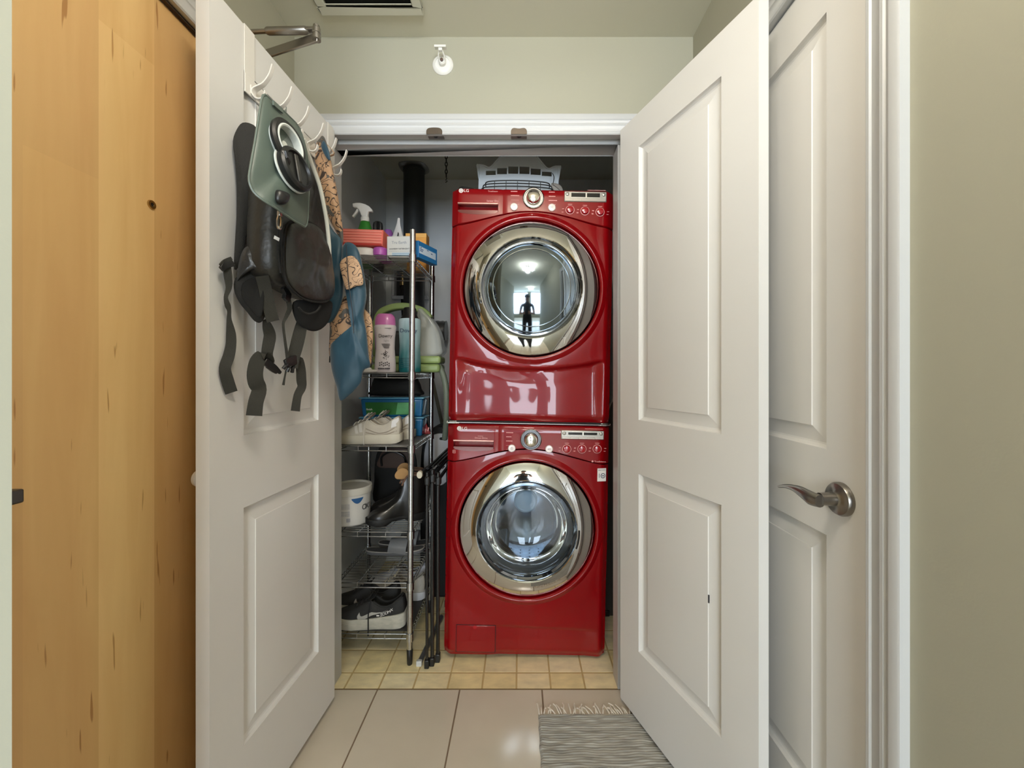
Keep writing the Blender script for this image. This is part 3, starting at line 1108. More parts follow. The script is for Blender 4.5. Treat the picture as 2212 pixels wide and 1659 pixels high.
    if is_dryer:
        text('TrueSteam', 0.0085, M_pink, t, (-0.170, yp - 0.0003, 0.968), sx=1.1)
        text('Sensor Dry', 0.0098, M_pink, t, (-0.1705, yp - 0.0003, 0.9275), sx=1.1)
    else:
        text('Steam', 0.0075, M_pink, t, (-0.144, yp - 0.0003, 0.955), sx=1.1)
        text('Direct Drive', 0.0098, M_pink, t, (-0.199, yp - 0.0003, 0.9255), sx=1.05)
        text('Inverter', 0.0058, M_pink, t, (-0.202, yp - 0.0003, 0.934), sx=1.2)
        text('TrueBalance', 0.0088, M_pink, t, (0.303, -0.0106, 0.836), sx=1.1)
        mb = MB().lathe([(0.004, yp + 0.003), (0.004, yp - 0.0005), (0.0, yp - 0.0005)], 16, (0.271, 0, 0.8365), 'y')
        obj('emblem_dot', mb, M_pink, t)
        mb = MB()
        for q in (0.0, 0.006, 0.012):
            mb.box(-0.318, -0.306, yp - 0.0004, yp + 0.002, 0.860 + q, 0.8615 + q)
        mb.box(-0.318, -0.3168, yp - 0.0004, yp + 0.002, 0.860, 0.8735)
        mb.box(-0.3072, -0.306, yp - 0.0004, yp + 0.002, 0.860, 0.8735)
        o = obj('caption_marks', mb, M_pink, t)
        o['kind'] = 'stuff'

    # ---- door: convex chrome band, inner rims, window
    def band(r):
        u = (R - 0.004 - r) / 0.067
        return -0.012 - 0.0345 * u + 0.0125 * u * u
    prof = [(R - 0.004, 0.022), (R - 0.001, 0.012), (R - 0.0015, -0.004)] + [(R - 0.004 - 0.067 * k / 10, band(R - 0.004 - 0.067 * k / 10)) for k in range(11)]
    ri = R - 0.071
    prof += [(ri - 0.003, prof[-1][1] + 0.002), (ri - 0.004, -0.018), (ri - 0.004, 0.022)]
    ring = obj('door_ring', MB().ringlathe(prof, 128, (0, 0, zc)), M_chrome, t, angle=25, label='mirror chrome door ring')
    # slim finger recess on the hinge-free side of the band
    fg = []
    for k in range(9):
        a = PI * (0.86 + 0.022 * k) if is_dryer else PI * (-0.10 + 0.014 * k)
        fg.append(((ri + 0.004) * math.cos(a), -0.0335, zc + (ri + 0.004) * math.sin(a)))
    obj('door_latch', MB().tube(fg, 0.004, 8), M_black if not is_dryer else M_chrome, t)
    inner = ri - 0.004
    if is_dryer:
        gp = [(inner, -0.022), (inner - 0.006, -0.026), (inner - 0.012, -0.022), (inner - 0.016, -0.0225), (inner - 0.021, -0.028), (inner - 0.024, -0.0285), (inner - 0.026, -0.024), (inner - 0.026, 0.01), (inner, 0.01)]
        obj('window_rim', MB().ringlathe(gp, 96, (0, 0, zc)), mat('dark_chrome', rgb(150, 156, 164), 0.06, 1.0), t, angle=25)
        gr = inner - 0.027
        dome = [(gr * k / 16, -0.046 + 0.024 * (k / 16) ** 2) for k in range(17)]
        dome = dome[::-1] if False else dome
        mb = MB()
        mb.lathe([(r, y) for r, y in dome] + [(gr, -0.012)], 96, (0, 0, zc), 'y')
        obj('window', mb, mat('mirror_glass', rgb(128, 140, 150), 0.05, 1.0), t, angle=60, label='dark mirrored round window')
        rr = gr - 0.022
        yb = -0.046 + 0.024 * (rr / gr) ** 2
        obj('window_bead', MB().ringlathe([(rr, yb + 0.002), (rr + 0.001, yb - 0.0022), (rr + 0.0035, yb - 0.0018), (rr + 0.005, yb + 0.002)], 96, (0, 0, zc)), mat('bead_metal', rgb(160, 165, 165), 0.12, 1.0), t)
    else:
        gp = [(inner, -0.020), (inner - 0.005, -0.026), (inner - 0.012, -0.018), (inner - 0.014, 0.01), (inner, 0.01)]
        obj('window_rim', MB().ringlathe(gp, 96, (0, 0, zc)), mat('dark_chrome', rgb(150, 156, 164), 0.06, 1.0), t, angle=25)
        gr = inner - 0.015
        gl = [(gr, -0.016), (gr - 0.012, -0.012), (gr - 0.026, 0.01), (gr - 0.036, 0.05), (gr - 0.050, 0.095), (gr - 0.058, 0.112), (gr - 0.075, 0.122), (0.05, 0.126), (0.0, 0.127)]
        mb = MB()
        mb.lathe(gl, 96, (0, 0, zc), 'y')
        mb.f.pop(-1) if False else None
        obj('window', mb, pane_mat('bowl_glass', (0.86, 0.90, 0.93, 1), 0.035), t, angle=60, label='deep clear glass bowl')
        # rubber bellows between door and drum
        be = [(0.235, 0.022), (0.232, 0.04), (0.214, 0.045), (0.222, 0.058), (0.206, 0.066), (0.214, 0.082), (0.200, 0.090), (0.210, 0.104), (0.196, 0.118), (0.196, 0.128), (0.24, 0.13), (0.25, 0.022)]
        obj('door_gasket', MB().ringlathe(be, 72, (0, 0, zc)), mat('grey_rubber', rgb(96, 100, 104), 0.45), t, angle=50)
        # drum: wall, back, hub, fins
        dm = mat('drum_steel', rgb(168, 176, 184), 0.22, 1.0)
        dr = [(0.196, 0.130), (0.245, 0.134), (0.245, 0.40), (0.235, 0.415), (0.15, 0.40), (0.10, 0.385), (0.0, 0.385)]
        mb = MB()
        vs, fs = [], []
        drum = obj('drum', MB().lathe(dr, 72, (0, 0, zc), 'y'), dm, t, angle=30)
        for p in list(drum.data.polygons):
            pass
        bm = bmesh.new()
        bm.from_mesh(drum.data)
        bad = [f for f in bm.faces if len(f.verts) > 10]
        bmesh.ops.delete(bm, geom=bad, context='FACES_ONLY')
        bm.to_mesh(drum.data)
        bm.free()
        obj('hub', MB().lathe([(0.060, 0.386), (0.060, 0.366), (0.052, 0.358), (0.046, 0.362), (0.03, 0.356), (0.0, 0.354)], 40, (0, 0, zc), 'y'), mat('hub_plastic', rgb(196, 210, 220), 0.4), t)
        for k in range(3):
            a = 2 * PI * k / 3 + PI / 2 + 0.5
            f = MB()
            ca, sa = math.cos(a), math.sin(a)
            pts = []
            for r_, o_ in ((0.243, -0.045), (0.19, -0.022), (0.175, 0.0), (0.19, 0.022), (0.243, 0.045)):
                pts.append((r_ * ca - o_ * sa, 0.15, zc + r_ * sa + o_ * ca))
            f.prism(pts, (0, 0.235, 0))
            fo = obj('drum_fin', f, mat('fin_plastic', rgb(120, 126, 132), 0.35), t, bevel=0.006)
        ho = MB()
        for ring_i in range(6):
            for k in range(16):
                a = PI * (1.05 + 0.9 * k / 15)
                y = 0.165 + ring_i * 0.036
                c = Vector((0.2435 * math.cos(a), y, zc + 0.2435 * math.sin(a)))
                e1, e2 = Vector((-math.sin(a), 0, math.cos(a))), Vector((0, 1, 0))
                ho.add([c + (e1 * math.cos(q * PI / 3) + e2 * math.sin(q * PI / 3)) * 0.004 for q in range(6)], [(0, 1, 2, 3, 4, 5)])
        o = obj('drum_hole', ho, M_matte, t)
        o['kind'] = 'stuff'
        # pump filter flap low on the front
        fx0, fx1, fz0, fz1 = (985 - cx0) / 510, (1069 - cx0) / 510, 0.020, 0.132
        obj('filter_flap', MB().box(fx0, fx1, -0.0035, 0.006, fz0, fz1), M_red, t, bevel=0.003, label='square filter flap')
        obj('flap_gap_shade', MB().box(fx0 - 0.0016, fx1 + 0.0016, -0.0012, 0.004, fz0 - 0.0016, fz1 + 0.0016), mat('gap_shade', rgb(40, 4, 6), 0.6), t)  # dark box paints the shade in the gap round the flap
        obj('flap_notch', MB().lathe([(0.008, -0.0038), (0.008, -0.0046), (0.0, -0.0048)], 18, ((1025 - cx0) / 510, 0, fz1 - 0.006), 'y'), M_redknob, t)
        # white sticker
        sx_, sz_ = (1291.5 - cx0) / 510, (1420 - 1022.5) / 510
        st = obj('sticker', MB().box(-0.0195, 0.0195, -0.0004, 0.0004, -0.0275, 0.0275), M_print, t, label='white paper sticker')
        st.location = (sx_, -0.0005, sz_)
        st.rotation_euler = (0, 0, 0.22)
        st.location.y -= 0.0045
        navy = mat('navy_ink', rgb(40, 58, 82), 0.6)
        text('DIRECT DRIVE', 0.0046, M_ink, st, (0, -0.0006, 0.0195), sx=1.1)
        text('1', 0.026, navy, st, (-0.011, -0.0006, -0.004), sx=0.8)
        rgm = MB().ringlathe([(0.0078, -0.0004), (0.0078, -0.0009), (0.0105, -0.0009), (0.0105, -0.0004)], 30, (0.0055, 0, -0.004))
        obj('numeral', rgm, navy, st)
        mb = MB().box(0.0005, 0.0105, -0.0008, -0.0004, -0.006, -0.0025)
        o = obj('caption_marks', mb, navy, st)
        o['kind'] = 'stuff'
        # feet
        for fx in (-0.29, 0.29):
            for fy in (0.07, 0.66):
                zf = -loc[2] + 0.0012 + fx * math.sin(TILT)
                obj('foot', MB().lathe([(0.018, zf), (0.020, zf + 0.006), (0.012, zf + 0.008), (0.012, 0.006)], 16, (fx, fy, 0)), M_black, t)
    return t


wx, wz, wy = 0.0147, 0.0215, 1.685
machine('washing_machine', 'red front-loading washer with a chrome door ring, standing on the closet floor', (wx, wy, wz), False)
up = WH + 0.013
machine('tumble_dryer', 'red front-loading dryer with a mirrored round door, stacked on the washer', (wx + up * math.sin(TILT), wy, wz + up * math.cos(TILT)), True)
# stacking kit between the machines
t = thing('stacking_bracket', 'thin silver and black stacking bracket between washer and dryer', 'bracket', (wx + (WH + 0.0005) * math.sin(TILT), wy, wz + (WH + 0.0005) * math.cos(TILT)), (0, TILT, 0))
obj('tray', MB().box(-HW + 0.004, HW - 0.004, 0.012, 0.72, 0.0004, 0.0120), M_matte, t)
obj('edge_strip', MB().box(-HW + 0.002, HW - 0.002, 0.000, 0.012, 0.003, 0.0062), mat('strip_metal', rgb(170, 168, 165), 0.3, 0.9), t, bevel=0.001)
for s in (-1, 1):
    mb = MB().box(s * HW - 0.028, s * HW + 0.028, -0.004, 0.012, 0.0015, 0.0045)
    mb = MB()
    x0, x1 = (-HW - 0.002, -HW + 0.050) if s < 0 else (HW - 0.050, HW + 0.002)
    mb.box(x0, x1, -0.004, 0.010, 0.0010, 0.0045)
    mb.box(x0 if s < 0 else x1 - 0.004, x0 + 0.004 if s < 0 else x1, -0.004, 0.010, 0.0010, 0.0115)
    mb.box(x0 + 0.010, x0 + 0.042, -0.003, 0.010, 0.0085, 0.0110)
    obj('corner_clip', mb, M_chrome, t, bevel=0.0006)

# ------------------------------------------------------------------ rag rug
t = thing('rag_rug', 'grey woven rag rug with a cream fringe on the tile floor', 'rug', (0.305, 0.98, 0.0))
RWX, RWY = 0.243, 0.445
rm = bpy.data.materials.new('rag_weave')
rm.use_nodes = True
nt = rm.node_tree
b = nt.nodes['Principled BSDF']
b.inputs['Roughness'].default_value = 0.95
b.inputs['Specular IOR Level'].default_value = 0.1
tc = nt.nodes.new('ShaderNodeTexCoord')
mp = nt.nodes.new('ShaderNodeMapping')
mp.inputs['Scale'].default_value = (7, 75, 1)
nz = nt.nodes.new('ShaderNodeTexNoise')
nz.inputs['Scale'].default_value = 1.3
nz.inputs['Detail'].default_value = 5
cr = nt.nodes.new('ShaderNodeValToRGB')
cr.color_ramp.elements[0].position, cr.color_ramp.elements[1].position = 0.3, 0.72
cr.color_ramp.elements[0].color, cr.color_ramp.elements[1].color = rgb(138, 136, 130), rgb(188, 186, 178)
nt.links.new(tc.outputs['Object'], mp.inputs[0])
nt.links.new(mp.outputs[0], nz.inputs['Vector'])
nt.links.new(nz.outputs['Fac'], cr.inputs[0])
nt.links.new(cr.outputs[0], b.inputs['Base Color'])


def rugf(u, v):
    x, y = (u - 0.5) * 2 * RWX, (v - 0.5) * 2 * RWY
    ph = y / 0.0085 + 0.8 * mnoise.noise(Vector((x * 9, y * 6, 0)))
    z = 0.0065 + 0.0026 * abs(math.sin(ph * PI)) + 0.0030 * mnoise.noise(Vector((x * 26, y * 60, 3))) + 0.002 * mnoise.noise(Vector((x * 7, y * 9, 5)))
    wob = 0.004 * mnoise.noise(Vector((0, y * 30, 1)))
    return (x + wob * (1 if u < 0.5 else -1) * abs(u - 0.5) * 2, y, max(0.0008, z * min(1, min(u, 1 - u) * 60 + 0.15, min(v, 1 - v) * 90 + 0.15)))


mb = MB().grid(110, 420, rugf)
obj('weave', mb, rm, t, angle=180)
mb = MB()
rnd = random.Random(11)
for side in (1, -1):
    for k in range(60):
        x = -RWX + 2 * RWX * (k + 0.5) / 60
        if rnd.random() < 0.22:
            continue
        lean = rnd.uniform(-0.022, 0.006) + 0.010 * math.sin(k * 0.5)
        ln2 = rnd.uniform(0.026, 0.050)
        y = side * (RWY - 0.003)
        pts = [(x, y, 0.005), (x + lean * 0.35, y + side * ln2 * 0.4, 0.0075), (x + lean * 0.6 + rnd.uniform(-0.004, 0.004), y + side * ln2 * 0.75, 0.005), (x + lean, y + side * ln2, 0.0034)]
        mb.tube(catmull(pts, 3, closed=False), 0.0026, 5)
o = obj('fringe', mb, mat('cream_cotton', rgb(232, 225, 212), 0.95, var=0.06), t, label='cream knotted fringe')
o['kind'] = 'stuff'


# ------------------------------------------------------------------ wire shelving in the closet
RACK = (-0.467, 1.673)
ZT = [1.716, 1.223, 0.915, 0.555, 0.341, 0.127]
LEAN = math.radians(0.42)
rack = thing('wire_shelving', 'six-tier chrome wire shelving unit standing left of the washer', 'shelf', (RACK[0], RACK[1], 0), (0, LEAN, 0))
RW, RD = 0.318, 0.367
post_prof = [(0.0105, 0.0), (0.0118, 0.004), (0.0118, 0.066), (0.0124, 0.067)]
for px_, py_ in ((0, 0), (-RW, 0), (0, RD), (-RW, RD)):
    p = obj('post', MB().tube([(px_, py_, 0.066), (px_, py_, 1.825)], 0.0118, 20), M_wire, rack)
    obj('post_foot', MB().lathe([(0.0, 0.0), (0.0095, 0.0), (0.0112, 0.006), (0.0128, 0.064), (0.0118, 0.067), (0.0, 0.067)], 20, (px_, py_, 0)), M_black, p)
    gr_ = MB()
    for k in range(34):
        z = 0.15 + k * 0.0495
        gr_.ringlathe([(0.0117, z), (0.0120, z + 0.0006), (0.0117, z + 0.0012)], 16, (px_, py_, 0), 'z')
    o = obj('post_groove', gr_, mat('groove_steel', rgb(120, 120, 120), 0.4, 1.0), p)
    o['kind'] = 'stuff'
wire_me = None
for zt in ZT:
    mb = MB()
    for y in (0.0, RD):
        for z in (zt, zt - 0.019):
            mb.tube([(-RW, y, z), (0, y, z)], 0.0024, 8)
    for x in (0.0, -RW):
        for z in (zt - 0.003, zt - 0.022):
            mb.tube([(x, 0, z), (x, RD, z)], 0.0024, 8)
    sh = obj('shelf', mb, M_wire, rack)
    for px_, py_ in ((0, 0), (-RW, 0), (0, RD), (-RW, RD)):
        obj('collar', MB().lathe([(0.0126, zt - 0.026), (0.0158, zt - 0.026), (0.0152, zt + 0.006), (0.0126, zt + 0.006)], 22, (px_, py_, 0)), M_wire, sh)
    for x in (-0.223, -0.105):
        obj('support_rod', MB().tube([(x, -0.0015, zt - 0.021), (x, -0.0015, zt + 0.001), (x, 0.02, zt - 0.0045), (x, RD - 0.02, zt - 0.0045), (x, RD, zt + 0.001), (x, RD, zt - 0.021)], 0.0019, 6), M_wire, sh)
    for k in range(14):
        y = 0.024 + k * 0.0245
        if wire_me is None:
            wire_me = MB().tube([(-RW - 0.003, 0, -0.022), (-RW - 0.003, 0, -0.001), (-RW, 0, 0.0005), (0, 0, 0.0005), (0.003, 0, -0.001), (0.003, 0, -0.022)], 0.0016, 6).mesh('shelf_wire', M_wire)
        o = link('shelf_wire', wire_me, sh)
        o.location = (0, y, zt)


def deck(k):
    return ZT[k] + 0.0032


# grey liners on three tiers
lm = mat('liner_grey', rgb(92, 90, 88), 0.55)
for k, lab in ((1, 'grey plastic liner sheet under the bottles on the second tier'), (2, 'grey plastic liner sheet under the white sneakers'), (5, 'dark grey liner sheet under the black running shoes')):
    o = obj('shelf_liner', MB().box(-0.155, 0.155, -0.17, 0.17, 0, 0.0014), lm if k != 5 else mat('liner_dark', rgb(52, 50, 48), 0.6), bevel=0.0005, seg=1)
    o.location = (RACK[0] - RW / 2 + 0.002 + ZT[k] * math.tan(LEAN), RACK[1] + RD / 2, deck(k))
    tag(o, lab, 'shelf liner', 'liners on the wire shelves')
LN = 0.0018


def shx(X, k):
    return X + ZT[k] * math.tan(LEAN)


# ---- top tier
gsp = mat('green_plastic', rgb(48, 120, 44), 0.35)
t = thing('spray_bottle', 'green spray bottle with a white trigger head on the top tier', 'spray bottle', (-0.732, 1.872, deck(0)))
t.scale = (1, 1, 1.09)
obj('bottle', MB().lathe([(0.0, 0.0), (0.036, 0.0), (0.038, 0.006), (0.038, 0.12), (0.034, 0.16), (0.022, 0.195), (0.0175, 0.206), (0.0, 0.206)], 28, sy=0.7), gsp, t)
obj('collar', MB().lathe([(0.0195, 0.198), (0.0195, 0.214), (0.017, 0.219), (0.0, 0.219)], 24), M_wplast, t)
k_ = 0.000326
hd = [(290, 775), (340, 768), (400, 768), (470, 785), (530, 815), (575, 860), (570, 885), (512, 885), (508, 955), (415, 945), (400, 900), (372, 855), (350, 836), (310, 832), (292, 812)]
pts = [((a - 462) * k_, 0.011, 0.217 + (955 - b_) * k_) for a, b_ in hd]
obj('trigger_head', MB().prism(pts, (0, -0.022, 0)), M_wplast, t, bevel=0.004)
tr = [(352, 838), (372, 868), (345, 900), (300, 955), (278, 940), (318, 890)]
obj('trigger', MB().prism([((a - 462) * k_, 0.006, 0.217 + (955 - b_) * k_) for a, b_ in tr], (0, -0.012, 0)), M_wplast, t, bevel=0.002)
obj('label_band', MB().prism([(-0.018, -0.0285, 0.122), (0.030, -0.022, 0.118), (0.030, -0.022, 0.145), (-0.005, -0.0278, 0.150)], (0, -0.0006, 0)), mat('yellow_label', rgb(220, 200, 90), 0.5), t)

t = thing('capped_bottle', 'bottle with a black ribbed cap beside the green spray bottle', 'bottle', (-0.695, 1.937, deck(0)))
t.scale = (0.9, 0.9, 1.06)
obj('bottle', MB().lathe([(0.0, 0), (0.028, 0), (0.030, 0.005), (0.030, 0.15), (0.024, 0.17), (0.0, 0.17)], 28), mat('dark_bottle', rgb(48, 36, 44), 0.3), t)
mb = MB()
vs, fs = [], []
N_ = 48
for r, z in ((1.0, 0.168), (1.0, 0.212), (0.9, 0.222), (0.6, 0.227)):
    for k in range(N_):
        rr = (0.0255 if k % 2 else 0.0235) * r
        vs.append((rr * math.cos(2 * PI * k / N_), rr * math.sin(2 * PI * k / N_), z))
for i in range(3):
    for k in range(N_):
        q = (k + 1) % N_
        fs.append((i * N_ + k, i * N_ + q, (i + 1) * N_ + q, (i + 1) * N_ + k))
fs.append(tuple(3 * N_ + k for k in range(N_)))
fs.append(tuple(range(N_))[::-1])
mb.add(vs, fs)
obj('ribbed_cap', mb, M_black, t)

pur = mat('purple_plastic', rgb(150, 90, 168), 0.4)
t = thing('domed_bottle', 'bottle with a purple domed cap on the top tier', 'bottle', (-0.660, 1.982, deck(0)))
t.scale = (0.8, 0.8, 1.03)
obj('bottle', MB().lathe([(0.0, 0), (0.030, 0), (0.032, 0.005), (0.032, 0.13), (0.028, 0.145), (0.0, 0.145)], 28), M_wplast, t)
obj('domed_cap', MB().lathe([(0.031, 0.143), (0.031, 0.175), (0.028, 0.197), (0.020, 0.210), (0.0, 0.216)], 28), pur, t)

t = thing('refill_pouch', 'white refill pouch pinched to a point behind the white carton', 'pouch', (-0.588, 1.875, deck(0)))
t.scale = (1, 1, 1.08)
mb = MB()
vs, fs = [], []
for (z, a, b_) in ((0.0, 0.050, 0.040), (0.05, 0.050, 0.034), (0.10, 0.040, 0.022), (0.15, 0.022, 0.008), (0.185, 0.010, 0.003), (0.200, 0.007, 0.0018), (0.218, 0.005, 0.0018)):
    for k in range(20):
        an = 2 * PI * k / 20
        vs.append((a * math.cos(an) + z * 0.06, b_ * math.sin(an), z))
for i in range(6):
    for k in range(20):
        q = (k + 1) % 20
        fs.append((i * 20 + k, i * 20 + q, (i + 1) * 20 + q, (i + 1) * 20 + k))
fs.append(tuple(range(20))[::-1])
fs.append(tuple(120 + k for k in range(20)))
mb.add(vs, fs)
obj('pouch_body', mb, mat('pouch_film', rgb(205, 205, 206), 0.3, bump=0.3, bscale=40), t)
mk = MB()
for a, b_, c_, d_ in ((0.012, 0.112, 0.018, 0.150), (0.020, 0.100, 0.032, 0.118), (0.026, 0.095, 0.040, 0.108), (0.014, 0.092, 0.020, 0.104), (0.030, 0.110, 0.036, 0.122)):
    mk.prism([(a, -0.030, b_), (c_, -0.030, b_ - 0.004), (c_ + 0.003, -0.024, d_ - 0.006), (a + 0.004, -0.022, d_)], (0, -0.0008, 0))
o = obj('printed_marks', mk, M_ink, t)
o['kind'] = 'stuff'

t = thing('orange_carton', 'orange carton standing behind the chrome post on the top tier', 'box', (-0.505, 1.948, deck(0)))
obj('carton', MB().box(-0.050, 0.050, -0.03, 0.03, 0, 0.178), mat('orange_card', rgb(226, 160, 70), 0.55, var=0.12, vscale=20), t, bevel=0.002)
obj('lid_flap', MB().box(-0.0505, 0.0505, -0.031, 0.031, 0.158, 0.1795), mat('amber_card', rgb(232, 176, 92), 0.55), t, bevel=0.002)

t = thing('detergent_carton', 'white detergent carton with a plain printed front on the top tier', 'box', (-0.507, 1.705, deck(0)), (0, 0, math.radians(-2)))
obj('carton', MB().box(-0.067, 0.040, 0.0, 0.075, 0, 0.090), mat('white_card', rgb(208, 208, 206), 0.55), t, bevel=0.0015)
obj('lid_flap', MB().prism([(-0.067, 0.0, 0.090), (0.040, 0.0, 0.090), (0.040, 0.076, 0.0925), (-0.067, 0.076, 0.0925)], (0, 0, 0.0012)), MATS['white_card'], t)
gp_ = mat('grey_ink', rgb(150, 156, 172), 0.6)
text('Tru Earth', 0.0165, gp_, t, (-0.014, -0.0006, 0.064), sx=1.0)
text('LAUNDRY DETERGENT', 0.0084, M_ink, t, (-0.013, -0.0006, 0.037), sx=1.0)
bl = mat('blue_ink', rgb(120, 170, 205), 0.6)
obj('blue_stripe', MB().box(-0.045, 0.030, -0.0008, 0.0002, 0.0165, 0.0195), bl, t)
obj('blue_stripe', MB().box(-0.045, 0.030, -0.0008, 0.0002, 0.0095, 0.0125), bl, t)
mk = MB()
for k in range(12):
    mk.box(-0.058 + k * 0.0078, -0.053 + k * 0.0078, -0.0006, 0.0002, 0.0262, 0.0275)
o = obj('caption_marks', mk, gp_, t)
o['kind'] = 'stuff'

# small blue carton jutting past the right edge of the top tier
t = thing('blue_carton', 'blue and white carton jutting past the right edge of the top tier', 'box', (-0.437, 1.70, deck(0)), (0, 0, math.radians(-22)))
bc = mat('blue_card', rgb(40, 112, 168), 0.45, var=0.12, vscale=12)
obj('carton', MB().box(-0.030, 0.0, 0.0, 0.140, 0, 0.072), bc, t, bevel=0.0015)
obj('label_panel', MB().box(-0.001, 0.0008, 0.006, 0.128, 0.020, 0.050), mat('pale_label', rgb(200, 214, 228), 0.5), t)
mk = MB()
for k, (a, b_) in enumerate(((0.012, 0.022), (0.010, 0.034), (0.010, 0.030), (0.060, 0.072), (0.090, 0.102))):
    mk.box(0.0, 0.0013, a, b_, 0.044 - (k % 3) * 0.007, 0.0475 - (k % 3) * 0.007)
o = obj('caption_marks', mk, mat('blue_print', rgb(60, 92, 140), 0.6), t)
o['kind'] = 'stuff'
obj('end_flap', MB().box(-0.029, -0.001, 0.1398, 0.147, 0.002, 0.070), mat('pale_card', rgb(196, 206, 214), 0.5), t)

# packs and coral box
t = thing('wipes_pack', 'white soft pack lying under the coral box', 'pack', (-0.700, 1.77, deck(0)))
mb = MB().puff([(-0.060, -0.055, 0.027), (0.060, -0.055, 0.027), (0.060, 0.06, 0.027), (-0.060, 0.06, 0.027)], (0, 0, 1), 0.026, 0.026, 0.003, 1.0, 5, 0.22)
obj('pack', mb, mat('white_film', rgb(214, 208, 202), 0.35), t)
obj('seal_flap', MB().box(-0.035, 0.028, -0.03, 0.02, 0.053, 0.0545), M_ink, t, bevel=0.001)
t = thing('purple_pack', 'purple soft pack on the top tier beside the white carton', 'pack', (-0.611, 1.765, deck(0)))
mb = MB().puff([(-0.026, -0.050, 0.028), (0.026, -0.050, 0.028), (0.026, 0.06, 0.028), (-0.026, 0.06, 0.028)], (0, 0, 1), 0.027, 0.027, 0.003, 4.0, 5, 0.22)
obj('pack', mb, mat('purple_film', rgb(172, 84, 170), 0.35), t)
t = thing('coral_box', 'coral pink box with ribbed side resting on the soft packs', 'box', (-0.684, 1.712, deck(0) + 0.0555), (math.radians(-3), math.radians(3.0), math.radians(-3)))
cm = mat('coral_card', rgb(226, 112, 98), 0.5, var=0.08, vscale=10)
obj('box', MB().box(-0.092, 0.090, 0.0, 0.12, 0.0, 0.070), cm, t, bevel=0.002)
for k in range(5):
    obj('rib', MB().box(-0.086, 0.084, -0.0022, 0.001, 0.010 + k * 0.0118, 0.018 + k * 0.0118), mat('coral_pale', rgb(234, 142, 128), 0.45), t, bevel=0.001)
obj('base_strip', MB().box(-0.088, 0.088, -0.0012, 0.001, 0.0, 0.008), mat('coral_deep', rgb(176, 52, 42), 0.5), t)

# ---- second tier
z2 = deck(1) + LN
t = thing('scent_bead_bottle', 'waisted white bottle with a pink cap on the second tier', 'bottle', (-0.594, 1.745, z2))
wb = mat('pearl_white', rgb(216, 208, 212), 0.35)
obj('bottle', MB().lathe([(0.0, 0.0), (0.043, 0.0), (0.046, 0.006), (0.0445, 0.05), (0.0405, 0.10), (0.042, 0.15), (0.047, 0.19), (0.0475, 0.199), (0.044, 0.205), (0.0, 0.205)], 40, sy=0.72), wb, t)
obj('pink_cap', MB().lathe([(0.0445, 0.205), (0.0445, 0.222), (0.041, 0.242), (0.031, 0.254), (0.014, 0.2555), (0.0, 0.254)], 40, sy=0.72), mat('orchid_plastic', rgb(200, 112, 176), 0.3, coat=0.3), t)
yb = -0.0326
text('Downy', 0.0215, M_ink, t, (0.012, yb - 0.0016, 0.156), sx=0.95)
text('light', 0.0135, mat('pale_ink', rgb(165, 160, 165), 0.6), t, (0.016, yb + 0.0002, 0.136))
mk = MB()
for zz, x0, x1 in ((0.121, -0.006, 0.030), (0.116, -0.002, 0.032), (0.110, 0.002, 0.028), (0.105, 0.005, 0.027), (0.189, -0.010, 0.036)):
    mk.box(x0, x1, yb - 0.0006, yb + 0.004, zz, zz + 0.0014)
for k in range(30):
    a = random.Random(k).random() * 6.28
    r = random.Random(k + 50).random()
    c = Vector((0.010 + 0.017 * r * math.cos(a), -0.0322 + 0.0006, 0.075 + 0.020 * r * math.sin(a)))
    mk.add([c + Vector((0.004 * math.cos(a), 0, 0.004 * math.sin(a))), c + Vector((-0.0016 * math.sin(a), 0, 0.0016 * math.cos(a))), c - Vector((0.004 * math.cos(a), 0, 0.004 * math.sin(a))), c + Vector((0.0016 * math.sin(a), 0, -0.0016 * math.cos(a)))], [(0, 1, 2, 3)])
for k in range(12):
    c = Vector((-0.012 + (k % 6) * 0.008, -0.0338 - 0.0008, 0.040 - 0.010 * (k // 6) + 0.003 * math.sin(k * 2.1)))
    mk.add([c + Vector((0.0032, 0, 0.002)), c + Vector((-0.002, 0, 0.003)), c + Vector((-0.003, 0, -0.002)), c + Vector((0.002, 0, -0.003))], [(0, 1, 2, 3)])
for k in range(7):
    mk.box(-0.020 + k * 0.0075, -0.0145 + k * 0.0075, -0.0352, -0.030, 0.013, 0.0185)
o = obj('printed_flowers', mk, mat('flower_ink', rgb(84, 80, 86), 0.6), t)
o['kind'] = 'stuff'
obj('side_seam', MB().tube([(-0.042, -0.014, 0.19), (-0.0405, -0.012, 0.15), (-0.038, -0.012, 0.10)], 0.0012, 6), mat('violet_line', rgb(130, 90, 140), 0.5), t)

t = thing('softener_bottle', 'teal bottle with a black cap behind the front chrome post', 'bottle', (-0.506, 1.815, z2))
teal = bpy.data.materials.new('teal_gradient')
teal.use_nodes = True
nt = teal.node_tree
b = nt.nodes['Principled BSDF']
b.inputs['Roughness'].default_value = 0.25
tc = nt.nodes.new('ShaderNodeTexCoord')
sp = nt.nodes.new('ShaderNodeSeparateXYZ')
nz = nt.nodes.new('ShaderNodeTexNoise')
nz.inputs['Scale'].default_value = 14
mpn = nt.nodes.new('ShaderNodeMapping')
mpn.inputs['Scale'].default_value = (1.6, 1, 0.5)
nt.links.new(tc.outputs['Object'], mpn.inputs[0])
nt.links.new(mpn.outputs[0], nz.inputs['Vector'])
ad = nt.nodes.new('ShaderNodeMath')
ad.operation = 'MULTIPLY_ADD'
ad.inputs[1].default_value = 0.26
nt.links.new(tc.outputs['Object'], sp.inputs[0])
nt.links.new(nz.outputs['Fac'], ad.inputs[0])
nt.links.new(sp.outputs['Z'], ad.inputs[2])
cr = nt.nodes.new('ShaderNodeValToRGB')
